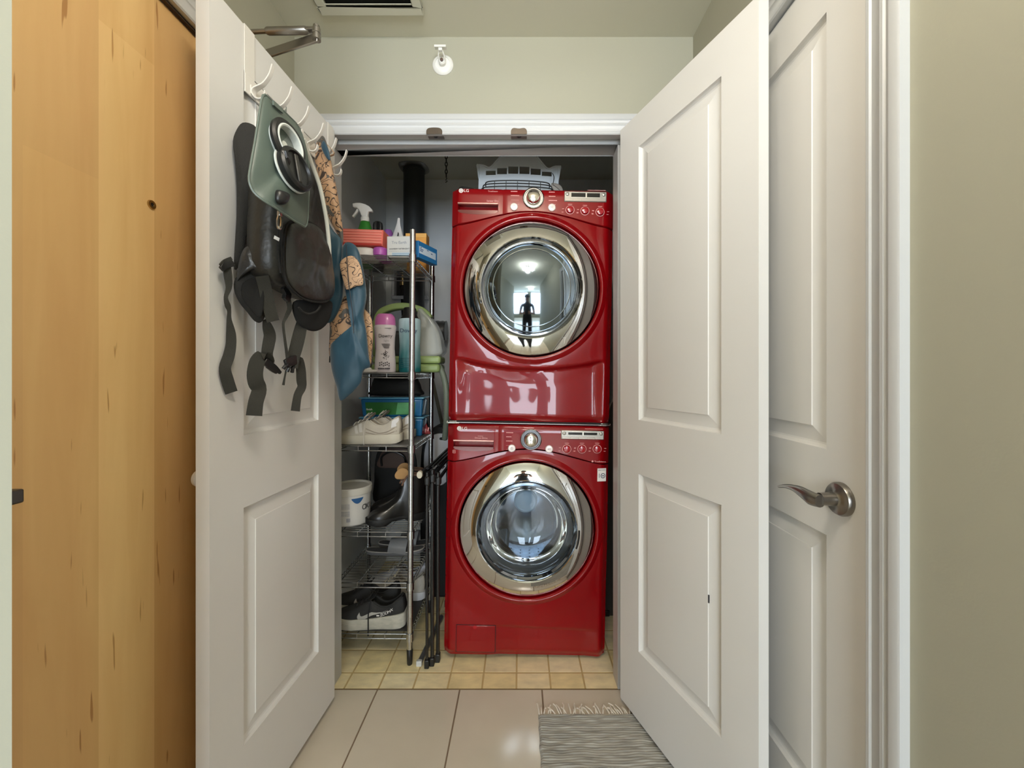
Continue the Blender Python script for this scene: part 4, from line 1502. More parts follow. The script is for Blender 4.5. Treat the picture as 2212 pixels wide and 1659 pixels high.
e = cr.color_ramp.elements
e[0].position, e[1].position = 0.16, 0.36
e[0].color, e[1].color = rgb(36, 112, 116), rgb(186, 210, 218)
nt.links.new(ad.outputs[0], cr.inputs[0])
nt.links.new(cr.outputs[0], b.inputs['Base Color'])
obj('bottle', MB().lathe([(0.0, 0.0), (0.046, 0.0), (0.050, 0.006), (0.050, 0.05), (0.046, 0.12), (0.050, 0.20), (0.050, 0.236), (0.046, 0.243), (0.0, 0.243)], 40, sy=0.7), teal, t)
obj('black_cap', MB().lathe([(0.040, 0.243), (0.041, 0.246), (0.030, 0.262), (0.029, 0.288), (0.025, 0.294), (0.0, 0.296)], 32, sy=0.8), M_black, t)
text('Downy', 0.024, mat('navy_print', rgb(44, 62, 92), 0.5), t, (0.004, -0.0362, 0.186), sx=1.1)
mk = MB()
for k in range(6):
    mk.box(-0.032, 0.006 + 0.003 * (k % 2), -0.0362, -0.02, 0.062 - k * 0.008, 0.0645 - k * 0.008)
o = obj('caption_marks', mk, mat('teal_ink', rgb(30, 90, 96), 0.5), t)
o['kind'] = 'stuff'

# small clear scoop lid beside the bottle
t = thing('flat_lid', 'pale flat plastic lid lying left of the pink-capped bottle', 'lid', (-0.665, 1.735, z2))
obj('lid', MB().lathe([(0.0, 0.0), (0.048, 0.0), (0.050, 0.004), (0.042, 0.010), (0.016, 0.012), (0.012, 0.020), (0.0, 0.021)], 32), mat('frost_plastic', rgb(200, 198, 194), 0.3), t)

# portable carpet cleaner
cg = mat('sage_green_plastic', rgb(138, 158, 98), 0.4)
t = thing('carpet_cleaner', 'green portable carpet cleaner with a clear tank behind the bottles', 'carpet cleaner', (-0.555, 1.945, z2))
obj('base', MB().box(-0.155, 0.172, -0.068, 0.068, 0.0, 0.040), cg, t, bevel=0.014, seg=3)
obj('upper_base', MB().box(-0.150, 0.175, -0.064, 0.064, 0.042, 0.078), mat('light_green_plastic', rgb(150, 170, 108), 0.4), t, bevel=0.012, seg=3)
obj('back_tower', MB().box(-0.155, -0.10, -0.055, 0.055, 0.07, 0.26), cg, t, bevel=0.02, seg=3)
obj('motor_housing', MB().box(-0.100, 0.02, -0.05, 0.055, 0.07, 0.20), mat('charcoal_plastic', rgb(60, 62, 60), 0.45), t, bevel=0.02, seg=3)
hp = [(-0.150, -0.012, 0.22), (-0.132, -0.012, 0.282), (-0.09, -0.012, 0.310), (-0.03, -0.012, 0.322), (0.03, -0.012, 0.316), (0.085, -0.012, 0.296), (0.115, -0.012, 0.262)]
mb = MB().ribbon([(p[0], 0.0, p[2]) for p in hp], [0.05] * 7, (0, 1, 0), 0.030, 5)
obj('carry_handle', mb, cg, t, bevel=0.006)
tk = [(0.058, 0.085), (0.172, 0.085), (0.176, 0.130), (0.166, 0.185), (0.140, 0.240), (0.105, 0.280), (0.062, 0.298)]
mb = MB().prism([(a, -0.052, c) for a, c in catmull(tk, 4)], (0, 0.104, 0))
tankm = mat('tank_plastic', rgb(196, 198, 190), 0.18, coat=0.3)
tankm.node_tree.nodes['Principled BSDF'].inputs['Alpha'].default_value = 0.55
obj('clear_tank', mb, tankm, t, bevel=0.012, seg=3, label='clear plastic tank')
obj('tank_insert', MB().lathe([(0.0, 0.088), (0.036, 0.088), (0.038, 0.094), (0.034, 0.115), (0.030, 0.160), (0.024, 0.185), (0.020, 0.215), (0.0, 0.217)], 28, (0.112, 0.0, 0)), M_wplast, t)
obj('tank_cap', MB().box(0.072, 0.095, -0.02, 0.02, 0.215, 0.268), M_wplast, t, bevel=0.005)
hs = [(0.150, -0.02, 0.045), (0.178, -0.035, 0.0), (0.196, -0.045, -0.06), (0.202, -0.05, -0.13), (0.197, -0.03, -0.22), (0.178, 0.03, -0.33)]
hpth = catmull(hs, 14, closed=False)
obj('hose', MB().tube(hpth, [0.0135 + (0.0014 if k % 2 else 0.0) for k in range(len(hpth))], 12), mat('hose_grey_green', rgb(112, 120, 104), 0.5), t, angle=80)

# ---- third tier: storage boxes, black pouch, small packet
bpl = mat('blue_clear_plastic', rgb(38, 104, 150), 0.22, coat=0.3)
bl2 = mat('blue_lid', rgb(96, 160, 190), 0.25)
z3 = deck(2) + LN
for k in range(2):
    t = thing('storage_box', ('blue plastic storage box with a green printed label, topmost of the two', 'blue plastic storage box under the green-labelled one')[k], 'storage box', (-0.620, 1.962, z3 + (0.0945 if k == 0 else 0.0)), group='blue plastic boxes behind the white sneakers')
    mb = MB()
    a0, a1, b0, b1, hh = 0.142, 0.150, 0.046, 0.053, 0.086
    mb.add([(-a0, -b0, 0), (a0, -b0, 0), (a0, b0, 0), (-a0, b0, 0), (-a1, -b1, hh), (a1, -b1, hh), (a1, b1, hh), (-a1, b1, hh)], [(3, 2, 1, 0), (4, 5, 6, 7), (0, 1, 5, 4), (1, 2, 6, 5), (2, 3, 7, 6), (3, 0, 4, 7)])
    obj('box', mb, bpl, t, bevel=0.008, seg=3)
    obj('lid', MB().box(-0.156, 0.156, -0.058, 0.058, hh, hh + 0.008), bl2, t, bevel=0.003)
    if k == 0:
        lab = MB().add([(-0.122, -0.0492, 0.010), (0.110, -0.0492, 0.010), (0.114, -0.0544, 0.070), (-0.126, -0.0544, 0.070)], [(0, 1, 2, 3)])
        obj('label_panel', lab, mat('green_label', rgb(40, 110, 40), 0.45, var=0.2, vscale=6), t)
        lab2 = MB().add([(0.020, -0.0500, 0.012), (0.108, -0.0500, 0.012), (0.112, -0.0550, 0.068), (0.030, -0.0550, 0.068)], [(0, 1, 2, 3)])
        obj('label_patch', lab2, mat('lime_label', rgb(96, 170, 110), 0.45, var=0.25, vscale=10), t)
        text('finish', 0.014, M_print, t, (-0.106, -0.0532, 0.036), rot=(PI / 2 + 0.08, 0, 0))
t = thing('black_pouch', 'black rounded pouch resting on the blue storage boxes', 'pouch', (-0.612, 1.962, z3 + 0.1905))
ol = [(-0.118, 0, 0.004), (0.118, 0, 0.004), (0.122, 0, 0.035), (0.108, 0, 0.075), (0.080, 0, 0.098), (-0.085, 0, 0.098), (-0.112, 0, 0.075), (-0.122, 0, 0.035)]
obj('pouch_body', MB().puff(ol, (0, -1, 0), 0.05, 0.05, 0.002, 2.0, 4, 0.3), M_matte, t)
obj('zip', MB().tube([(-0.09, -0.028, 0.088), (0.0, -0.034, 0.090), (0.09, -0.028, 0.088)], 0.002, 6), mat('zip_grey', rgb(60, 60, 60), 0.4), t)
t = thing('striped_packet', 'small red and white striped packet at the right end of the third tier', 'packet', (-0.478, 1.985, z3), (0, 0, 0.3))
obj('packet', MB().prism([(-0.030, 0.0, 0.0), (0.030, 0.0, 0.0), (0.004, 0.0, 0.060)], (0, 0.025, 0)), mat('packet_red', rgb(150, 30, 34), 0.4), t, bevel=0.003)
for k in range(3):
    a = -0.018 + k * 0.014
    obj('stripe', MB().prism([(a, -0.0006, 0.004 + k * 0.006), (a + 0.006, -0.0006, 0.002 + k * 0.006), (a + 0.012, -0.0006, 0.020 + k * 0.006), (a + 0.007, -0.0006, 0.022 + k * 0.006)], (0, -0.0006, 0)), M_pink, t)


# ------------------------------------------------------------------ shoes
def make_shoe(name, label, cat, group, loc, rz, L, W, mats, rim, solez=0.030, flare=1.08, open_to=0.46, tongue=True, laces=True, toe_spring=0.012, heel_block=0.0, swoosh=False, dangling=None, sole_heel=None, wtab=None):
    """A shoe along local +x (heel at 0, toe at L). mats: upper, sole, lining, lace, accent."""
    t = thing(name, label, cat, loc, (0, 0, rz), group)
    wt = wtab or [(0, 0.45), (0.04, 0.66), (0.15, 0.76), (0.35, 0.74), (0.55, 0.88), (0.72, 1.0), (0.85, 0.92), (0.94, 0.66), (0.985, 0.36), (1, 0.2)]

    def hw(u):
        return W / 2 * interp(wt, u)

    def zb(u):
        return solez + (sole_heel or 0.008) * max(0, 0.45 - u) + toe_spring * max(0, (u - 0.72) / 0.28) ** 2

    def side(u, f):
        """Point on the outer flank at station u, share f of the way up to the rim."""
        z = zb(u) - 0.006 + (interp(rim, u) - zb(u) + 0.006) * f
        y = hw(u) * (1.0 + 0.10 * math.sin(f * PI) - 0.30 * f * f)
        return y, z
    ST = [0.0, 0.015, 0.04, 0.08, 0.13, 0.2, 0.27, 0.33, 0.38, 0.42, 0.45, 0.48, 0.52, 0.57, 0.63, 0.7, 0.77, 0.83, 0.88, 0.925, 0.96, 0.985, 1.0]
    vs, fs = [], []
    NO, NI = 8, 7
    M_ = 2 * NO + NI
    fm = []
    for u in ST:
        x = u * L
        op = sstep(open_to + 0.05, open_to - 0.02, u) * sstep(0.0, 0.03, u)
        rz_ = interp(rim, u)
        y1, z1 = side(u, 1.0)
        row = []
        for k in range(NO):
            f = k / (NO - 1)
            y, z = side(u, f)
            row.append((y, z))
        inner = []
        for k in range(NI):
            q = -1 + 2 * k / (NI - 1)
            cy_ = -q * y1 * 0.80
            top = z1 + (0.30 * y1) * (1 - q * q) * (0.9 if u > 0.45 else 0.4)
            fl_ = solez + 0.012 + (0.9 * (z1 - solez) * (abs(q) ** 6))
            if abs(q) > 0.99:
                fl_ = z1 - 0.004
            inner.append((cy_, top + (fl_ - top) * op))
        full = row + inner + [(-y, z) for y, z in row[::-1]]
        heelcurve = -0.010 * 0
        for (y, z) in full:
            xx = x
            if u < 0.03:
                xx = x - 0.006 * math.sin(min(1, (z - solez) / 0.08) * PI)
            vs.append((xx, y, z))
    for i in range(len(ST) - 1):
        for k in range(M_ - 1):
            fs.append((i * M_ + k, i * M_ + k + 1, (i + 1) * M_ + k + 1, (i + 1) * M_ + k))
            fm.append(1 if NO <= k <= NO + NI - 2 and ST[i] < open_to - 0.01 else 0)
    fs.append(tuple(range(M_)))
    fm.append(0)
    fs.append(tuple((len(ST) - 1) * M_ + k for k in range(M_))[::-1])
    fm.append(0)
    mb = MB()
    mb.add(vs, fs)
    mb.m = fm
    obj('upper', mb, [mats[0], mats[2]], t, angle=70)
    # sole
    vs, fs = [], []
    n2 = 12
    SS = [0.0, 0.02, 0.06, 0.12, 0.2, 0.3, 0.4, 0.5, 0.6, 0.7, 0.78, 0.85, 0.91, 0.955, 0.985, 1.0]
    for u in SS:
        x = -0.010 + u * (L + 0.018)
        wv = hw(u) * flare + 0.003
        bot = 0.014 * max(0, (u - 0.72) / 0.28) ** 2 + 0.010 * max(0, (0.10 - u) / 0.10) ** 2
        if heel_block and 0.30 < u < 0.62:
            bot = heel_block
        top = zb(u) + 0.004
        mid = (top + bot) / 2
        for (yy, zz) in ((-wv * 0.90, bot), (-wv * 1.02, mid), (-wv * 0.97, top), (wv * 0.97, top), (wv * 1.02, mid), (wv * 0.90, bot)):
            vs.append((x, yy, zz))
    for i in range(len(SS) - 1):
        for k in range(6):
            q = (k + 1) % 6
            fs.append((i * 6 + k, i * 6 + q, (i + 1) * 6 + q, (i + 1) * 6 + k))
    fs.append(tuple(range(6))[::-1])
    fs.append(tuple((len(SS) - 1) * 6 + k for k in range(6)))
    obj('sole', MB().add(vs, fs), mats[1], t, angle=60)
    # collar roll
    path = []
    for u in (0.42, 0.33, 0.24, 0.15, 0.08, 0.035):
        y, z = side(u, 1.0)
        path.append((u * L, y * 0.93, z))
    path = path + [(0.006, 0, interp(rim, 0.0) + 0.001)] + [(a, -b_, c) for a, b_, c in path[::-1]]
    obj('collar_roll', MB().tube(catmull(path, 3, closed=False), 0.0042, 8), mats[2] if not tongue else mats[0], t)
    if tongue:
        z0_, z1_ = interp(rim, 0.55), interp(rim, 0.40) + 0.028
        ol = [(0.56 * L, -0.022, z0_), (0.56 * L, 0.022, z0_), (0.42 * L, 0.027, z1_ - 0.006), (0.385 * L, 0.020, z1_ + 0.006), (0.38 * L, 0, z1_ + 0.010), (0.385 * L, -0.020, z1_ + 0.006), (0.42 * L, -0.027, z1_ - 0.006)]
        obj('tongue', MB().puff(ol, (-0.35, 0, 1), 0.006, 0.006, 0.0, 0, 3, 0.4), mats[2], t)
    if laces:
        for k in range(4):
            u = 0.475 + k * 0.062
            y, z = side(u, 1.0)
            zt_ = z + 0.30 * y + 0.004
            pts = [(u * L, -y * 0.78, z + 0.003), (u * L - 0.004, -y * 0.4, zt_), (u * L - 0.006, 0, zt_ + 0.002), (u * L - 0.004, y * 0.4, zt_), (u * L, y * 0.78, z + 0.003)]
            obj('lace', MB().tube(catmull(pts, 3, closed=False), 0.0024, 6), mats[3], t)
        y, z = side(0.46, 1.0)
        for s in (-1, 1):
            lp = [(0.46 * L, 0, z + 0.022), (0.44 * L, s * 0.018, z + 0.030), (0.47 * L, s * 0.036, z + 0.018), (0.50 * L, s * 0.022, z + 0.012), (0.46 * L, s * 0.004, z + 0.022)]
            obj('lace_bow', MB().tube(catmull(lp, 4, closed=False), 0.0021, 6), mats[3], t)
    if dangling:
        u, zend = dangling
        y, z = side(u, 1.0)
        y2, z2_ = side(u, 0.45)
        lp = [(u * L - 0.01, y * 0.5, z + 0.012), (u * L, y + 0.004, z - 0.004), (u * L + 0.002, y2 + 0.006, z2_), (u * L + 0.001, hw(u) * flare + 0.008, 0.02), (u * L + 0.001, hw(u) * flare + 0.009, zend)]
        obj('lace_end', MB().tube(catmull(lp, 5, closed=False), 0.0026, 6), mats[3], t)
    if swoosh:
        ol = [(0.60, 0.62), (0.625, 0.40), (0.615, 0.16), (0.585, 0.06), (0.545, 0.09), (0.45, 0.30), (0.34, 0.50), (0.215, 0.72), (0.215, 0.745), (0.36, 0.62), (0.46, 0.47), (0.53, 0.36), (0.575, 0.36)]
        ol = catmull(ol, 3)
        up_, dn_ = [], []
        # strip between the upper and lower edge so that it follows the flank
        lowe = [(0.600, 0.62), (0.622, 0.45), (0.624, 0.28), (0.605, 0.12), (0.57, 0.07), (0.52, 0.14), (0.44, 0.28), (0.33, 0.49), (0.21, 0.735)]
        uppe = [(0.598, 0.63), (0.588, 0.48), (0.580, 0.38), (0.560, 0.335), (0.535, 0.345), (0.50, 0.385), (0.43, 0.475), (0.33, 0.585), (0.209, 0.745)]
        lo, upp = catmull(lowe, 3, closed=False), catmull(uppe, 3, closed=False)
        for s in (1, -1):
            vs, fs = [], []
            for a, c in zip(lo, upp):
                for q in range(4):
                    f = q / 3
                    u, h = a[0] + (c[0] - a[0]) * f, a[1] + (c[1] - a[1]) * f
                    y, z = side(u, h)
                    vs.append((u * L, s * (y + 0.0012), z))
            for i in range(len(lo) - 1):
                for q in range(3):
                    fs.append((i * 4 + q, i * 4 + q + 1, i * 4 + 5 + q, i * 4 + 4 + q))
            obj('side_emblem', MB().add(vs, fs), mats[4], t, label='pale grey curved side emblem')
    return t, side, hw


WS = [mat('shoe_white_mesh', rgb(196, 188, 174), 0.7, var=0.05, vscale=30, bump=0.2, bscale=260), mat('shoe_white_sole', rgb(206, 198, 180), 0.5, var=0.06, vscale=18), mat('shoe_lining_taupe', rgb(162, 150, 136), 0.8),
      mat('shoe_white_lace', rgb(214, 208, 198), 0.7), mat('shoe_white_patch', rgb(222, 216, 208), 0.5)]
runner_rim = [(0, 0.112), (0.04, 0.110), (0.09, 0.100), (0.18, 0.080), (0.28, 0.074), (0.36, 0.084), (0.44, 0.102), (0.50, 0.096), (0.60, 0.084), (0.72, 0.064), (0.83, 0.054), (0.92, 0.048), (0.97, 0.042), (1, 0.036)]
for k, (X, Y, lab) in enumerate(((-0.529, 1.746, 'off-white chunky sneaker with a hanging lace, front one of its pair'), (-0.503, 1.855, 'off-white chunky sneaker, back one of the pair on the third tier'))):
    t, side, hw = make_shoe('white_sneaker', lab, 'shoe', 'off-white sneakers on the third tier', (X, Y, z3), PI, 0.295, 0.092, WS, runner_rim, solez=0.034, dangling=(0.47, -0.010) if k == 0 else None)
    # side patches and overlays
    for (u0, u1, f0, f1, name) in ((0.50, 0.545, 0.35, 0.95, 'side_patch'), (0.56, 0.60, 0.30, 0.90, 'side_patch')):
        vs = []
        for f in (f0, (f0 + f1) / 2, f1):
            for u in (u0, u1):
                uu = u + 0.05 * (f0 - f) * -1
                y, z = side(uu, f)
                vs.append((uu * 0.295, y + 0.0018, z))
        obj(name, MB().add(vs, [(0, 1, 3, 2), (2, 3, 5, 4)]), WS[4], t)
    vs = []
    for f in (0.55, 0.78, 1.0):
        for u in (0.005, 0.05, 0.10):
            y, z = side(u, f)
            vs.append((u * 0.295 - 0.001, y + 0.002, z))
    obj('heel_tab', MB().add(vs, [(0, 1, 4, 3), (1, 2, 5, 4), (3, 4, 7, 6), (4, 5, 8, 7)]), mat('heel_white', rgb(226, 224, 224), 0.5), t)
    for (f0, sag) in ((0.30, 0.10), (0.52, 0.16)):
        pts = []
        for q in range(8):
            u = 0.02 + 0.44 * q / 7
            f = f0 - sag * math.sin(q / 7 * PI)
            y, z = side(u, f)
            pts.append((u * 0.295, y + 0.0005, z))
        obj('overlay_seam', MB().tube(catmull(pts, 3, closed=False), 0.0022, 6), WS[2], t)

BS = [mat('shoe_black_knit', rgb(34, 33, 31), 0.75, bump=0.25, bscale=300), mat('shoe_grey_sole', rgb(178, 174, 160), 0.5, var=0.14, vscale=34, stretch=(1, 1, 3)), mat('shoe_black_lining', rgb(18, 18, 17), 0.85), mat('shoe_black_lace', rgb(20, 20, 20), 0.7), mat('swoosh_grey', rgb(165, 162, 154), 0.5)]
z6 = deck(5) + LN
black_rim = [(0, 0.128), (0.04, 0.126), (0.10, 0.112), (0.18, 0.092), (0.28, 0.086), (0.37, 0.096), (0.44, 0.116), (0.52, 0.110), (0.62, 0.094), (0.74, 0.074), (0.85, 0.066), (0.93, 0.060), (0.97, 0.052), (1, 0.044)]
for k, (X, Y, lab) in enumerate(((-0.507, 1.732, 'black running shoe with a pale emblem and thick marbled sole, front one of its pair'), (-0.565, 1.838, 'black running shoe half hidden behind the front black one'))):
    t, side, hw = make_shoe('running_shoe', lab, 'shoe', 'black running shoes on the lowest tier', (X, Y, z6), PI, 0.300, 0.086, BS, black_rim, solez=0.042, flare=1.12, swoosh=True, sole_heel=0.045, dangling=(0.46, -0.02) if k == 0 else None)
    if k == 0:
        for q, ch in enumerate('ZOOMX'):
            u = 0.295 - q * 0.036
            y, z = side(u, 0.40 + 0.10 * q * 0.6)
            o = text(ch, 0.0155, M_print, t, (u * 0.300, y + 0.0022, z), rot=(PI / 2, 0, PI), sx=1.15, shear=0.2)
            o.rotation_euler = (PI / 2, -0.33, PI)
        y, z = side(0.34, 0.33)
        o = obj('dash', MB().box(-0.006, 0.006, -0.0005, 0.0005, -0.0025, 0.0025), M_print, t)
        o.location = (0.34 * 0.300, y + 0.002, z)

GS = [mat('shoe_stone_mesh', rgb(178, 172, 160), 0.75, bump=0.2, bscale=260), mat('shoe_pale_sole', rgb(206, 206, 206), 0.5), mat('shoe_stone_lining', rgb(140, 132, 120), 0.8), mat('shoe_cream_lace', rgb(196, 186, 160), 0.7), mat('shoe_grey_patch', rgb(200, 200, 204), 0.5)]
for k, (X, Y, rz, lab) in enumerate(((-0.470, 1.942, PI, 'stone grey sneaker with cream laces behind the black running shoes'), (-0.486, 2.045, PI - 0.03, 'pale grey sneaker farthest back on the lowest tier'))):
    make_shoe('stone_sneaker', lab, 'shoe', 'stone grey sneakers on the lowest tier', (X, Y, z6), rz, 0.285, 0.082, GS if k == 0 else [mat('shoe_pale_grey', rgb(196, 197, 204), 0.7), GS[1], GS[2], GS[3], GS[4]], runner_rim, solez=0.032)

# ankle boots on the fourth tier
OB = [mat('boot_leather', rgb(26, 25, 24), 0.32, coat=0.15), mat('boot_sole', rgb(18, 18, 18), 0.6), mat('boot_lining_brown', rgb(110, 82, 66), 0.8), M_black, M_black]
boot_rim = [(0, 0.195), (0.10, 0.200), (0.25, 0.205), (0.36, 0.200), (0.41, 0.170), (0.46, 0.120), (0.52, 0.098), (0.62, 0.080), (0.75, 0.066), (0.86, 0.060), (0.94, 0.052), (1, 0.038)]
boot_w = [(0, 0.5), (0.05, 0.72), (0.15, 0.86), (0.30, 0.84), (0.40, 0.72), (0.52, 0.78), (0.7, 0.98), (0.84, 0.92), (0.94, 0.66), (0.985, 0.36), (1, 0.2)]
z4 = deck(3)
for k, (X, Y, rz, lab) in enumerate(((-0.452, 1.850, PI + 0.50, 'black leather ankle boot with a tan pull tab, front one of its pair'), (-0.470, 1.945, PI + 0.33, 'black leather ankle boot with brown lining, behind the other boot'))):
    t, side, hw = make_shoe('ankle_boot', lab, 'boot', 'black ankle boots on the fourth tier', (X, Y, z4), rz, 0.245, 0.088, OB, boot_rim, solez=0.026, flare=1.03, open_to=0.39, tongue=False, laces=False, heel_block=0.014, toe_spring=0.006, wtab=boot_w)
    ol = [(0.075, -0.008, 0.186), (0.118, -0.010, 0.186), (0.128, -0.010, 0.206), (0.112, -0.010, 0.228), (0.086, -0.010, 0.232), (0.066, -0.008, 0.214)]
    obj('pull_tab', MB().puff(ol, (0, 1, 0.2), 0.004, 0.004, 0, 0, 3, 0.4), mat('tan_suede', rgb(196, 152, 100), 0.8), t, label='tan pull tab')
    vs = []
    for f in (0.25, 0.6, 0.94):
        for u in (0.17, 0.22, 0.27):
            y, z = side(u, f)
            vs.append((u * 0.245, y + 0.0012, z))
    obj('elastic_gusset', MB().add(vs, [(0, 1, 4, 3), (1, 2, 5, 4), (3, 4, 7, 6), (4, 5, 8, 7)]), M_matte, t)
# brown-lined black bag standing behind the boots
t = thing('black_handbag', 'black bag with a brown panel standing behind the ankle boots', 'bag', (-0.640, 2.025, z4))
ol = [(-0.095, 0, 0.003), (0.105, 0, 0.003), (0.115, 0, 0.12), (0.105, 0, 0.25), (0.06, 0, 0.31), (-0.05, 0, 0.31), (-0.095, 0, 0.25), (-0.105, 0, 0.12)]
obj('bag_body', MB().puff(ol, (0, -1, 0), 0.016, 0.012, 0.002, 1, 4, 0.3), M_matte, t)
ol = [(-0.075, -0.013, 0.19), (0.085, -0.013, 0.19), (0.088, -0.013, 0.24), (0.06, -0.013, 0.285), (-0.04, -0.013, 0.285), (-0.075, -0.013, 0.24)]
obj('brown_panel', MB().puff(ol, (0, -1, 0), 0.006, 0.002, 0, 0, 4, 0.3), mat('brown_leather', rgb(74, 56, 48), 0.6), t)
obj('bag_handle', MB().tube(catmull([(-0.06, -0.02, 0.20), (-0.055, -0.036, 0.25), (0.0, -0.04, 0.275), (0.055, -0.036, 0.25), (0.06, -0.02, 0.20)], 5, closed=False), 0.005, 8), M_black, t)

# white tub on the fourth tier
t = thing('powder_tub', 'white lidded tub with a blue badge on the fourth tier', 'tub', (-0.764, 1.795, z4), (0, 0, 0.06))
obj('tub', MB().lathe([(0.0, 0.0), (0.074, 0.0), (0.079, 0.006), (0.084, 0.138), (0.084, 0.142), (0.0, 0.142)], 56), mat('tub_white', rgb(214, 212, 208), 0.35), t)
obj('lid', MB().lathe([(0.0875, 0.134), (0.0890, 0.140), (0.0890, 0.160), (0.086, 0.164), (0.080, 0.164), (0.077, 0.156), (0.0, 0.154)], 56), mat('tub_lid', rgb(216, 213, 204), 0.4), t)


def on_tub(phi, z, r=0.0805):
    return (r * math.sin(phi), -r * math.cos(phi), z)


arcm = MB()
for (p0, p1, z0, z1, steps) in ((0.35, 0.95, 0.098, 0.122, 10),):
    vs, fs = [], []
    for k in range(steps + 1):
        p = p0 + (p1 - p0) * k / steps
        cu = (2 * k / steps - 1) ** 2
        vs += [on_tub(p, z0 + (z1 - z0) * cu * 0.85, 0.0842), on_tub(p, z1, 0.0848)]
    fs = [(2 * k, 2 * k + 2, 2 * k + 3, 2 * k + 1) for k in range(steps)]
    arcm.add(vs, fs)
obj('blue_badge', arcm, mat('badge_blue', rgb(40, 92, 146), 0.4), t)
for q, ch in enumerate('OXI'):
    phi = 1.02 + q * 0.2
    text(ch, 0.034, M_ink, t, on_tub(phi, 0.076, 0.0835), rot=(PI / 2, 0, phi), sx=0.85)
vs = MB()
for k in range(9):
    p = 0.10 + k * 0.022
    a, b_ = on_tub(p, 0.022, 0.0812), on_tub(p, 0.038, 0.0816)
    c, d_ = on_tub(p + 0.011, 0.038, 0.0816), on_tub(p + 0.011, 0.022, 0.0812)
    vs.add([a, d_, c, b_], [(0, 1, 2, 3)])
for k in range(12):
    z = 0.098 - k * 0.0045
    if k in (5, 6):
        continue
    for q in range(5):
        p0 = -0.15 + q * 0.085
        vs.add([on_tub(p0, z, 0.0832), on_tub(p0 + 0.07, z, 0.0832), on_tub(p0 + 0.07, z + 0.0014, 0.0832), on_tub(p0, z + 0.0014, 0.0832)], [(0, 1, 2, 3)])
o = obj('caption_marks', vs, mat('violet_grey_ink', rgb(120, 124, 148), 0.6), t)
o['kind'] = 'stuff'

# slide sandals at the back of the fifth tier
z5 = deck(4)
sg = mat('sandal_grey', rgb(104, 104, 104), 0.5)
for k, (X, Y, rz, lab) in enumerate(((-0.745, 1.925, 0.04, 'dark grey slide sandal with a pale rim, nearer one on the fifth tier'), (-0.715, 2.008, 0.0, 'dark grey slide sandal at the very back of the fifth tier'))):
    t = thing('slide_sandal', lab, 'sandal', (X, Y, z5), (0, 0, rz), 'slide sandals on the fifth tier')
    foot = catmull([(0.0, 0.0), (0.012, 0.030), (0.07, 0.034), (0.14, 0.036), (0.21, 0.044), (0.26, 0.034), (0.275, 0.0), (0.26, -0.034), (0.21, -0.042), (0.14, -0.032), (0.07, -0.030), (0.012, -0.028)], 3)
    obj('sole', MB().prism([(a, c * 0.72, 0.002 + 0.012 * abs(a / 0.275 - 0.45) ** 2 * 4) for a, c in foot], (0, 0, 0.020)), sg, t, bevel=0.004)
    obj('sole_rim', MB().tube([(a, c * 0.72 * 1.02, 0.020 + 0.012 * abs(a / 0.275 - 0.45) ** 2 * 4) for a, c in foot], 0.0028, 6, closed=True), mat('sandal_rim', rgb(176, 170, 162), 0.5), t)
    st_ = [(0.15, -0.030, 0.02), (0.155, -0.032, 0.05), (0.16, -0.018, 0.074), (0.16, 0.0, 0.082), (0.16, 0.018, 0.074), (0.155, 0.033, 0.05), (0.15, 0.031, 0.02)]
    obj('strap', MB().ribbon(st_, 0.085, (1, 0, 0.1), 0.006, 4), mat('sandal_strap', rgb(128, 128, 128), 0.5), t)

# ------------------------------------------------------------------ folding rack beside the washer
t = thing('folding_rack', 'black tubular folding rack standing folded between shelving and washer', 'folding rack', (0, 0, 0))
bm_ = mat('black_enamel', rgb(22, 22, 22), 0.28, coat=0.3)
for k, (x, y0, y1, zt) in enumerate(((-0.390, 1.655, 2.08, 0.785), (-0.371, 1.668, 2.10, 0.792), (-0.352, 1.690, 2.12, 0.775))):
    p = [(x, y0, 0.03), (x, y0, zt - 0.03), (x + 0.002, y0 + 0.012, zt - 0.006), (x + 0.004, y0 + 0.05, zt), (x + 0.006, y1 - 0.05, zt), (x + 0.006, y1, zt - 0.05), (x, y1 + 0.01, 0.03)]
    f = obj('side_frame', MB().tube(catmull(p, 4, closed=False), 0.0078 if k else 0.0062, 12), bm_, t)
    for y in (y0, y1 + 0.01):
        obj('foot_plug', MB().box(x - 0.0095, x + 0.0095, y - 0.012, y + 0.012, 0.0012, 0.036), M_black, f, bevel=0.003)
    obj('hinge_block', MB().box(x - 0.009, x + 0.012, y0 - 0.010, y0 + 0.022, zt - 0.028, zt + 0.010), M_black, f, bevel=0.006)
obj('cross_bar', MB().tube([(-0.421, 1.668, 0.800), (-0.395, 1.80, 0.812), (-0.36, 2.06, 0.812)], 0.011, 14), bm_, t)
obj('end_cap', MB().lathe([(0.0, -0.005), (0.0125, -0.004), (0.0135, 0.0), (0.0135, 0.012), (0.0, 0.012)], 24, (-0.4225, 1.662, 0.7995), 'y', sx=0.9, sy=1.15), mat('cream_cap', rgb(206, 198, 178), 0.5), t, label='cream end cap')
obj('floor_bar', MB().tube([(-0.423, 1.672, 0.013), (-0.395, 1.98, 0.013)], 0.0105, 12), mat('grey_enamel', rgb(120, 122, 124), 0.3, 0.6), t)
obj('floor_bar_cap', MB().box(-0.436, -0.413, 1.655, 1.672, 0.0012, 0.024), mat('pale_cap', rgb(196, 196, 192), 0.5), t, bevel=0.003)
for k in range(3):
    x = -0.398 + k * 0.016
    obj('upper_bar', MB().tube([(x, 1.70 + 0.03 * k, 0.818), (x + 0.03, 2.04, 0.842)], 0.0062, 10), bm_, t)

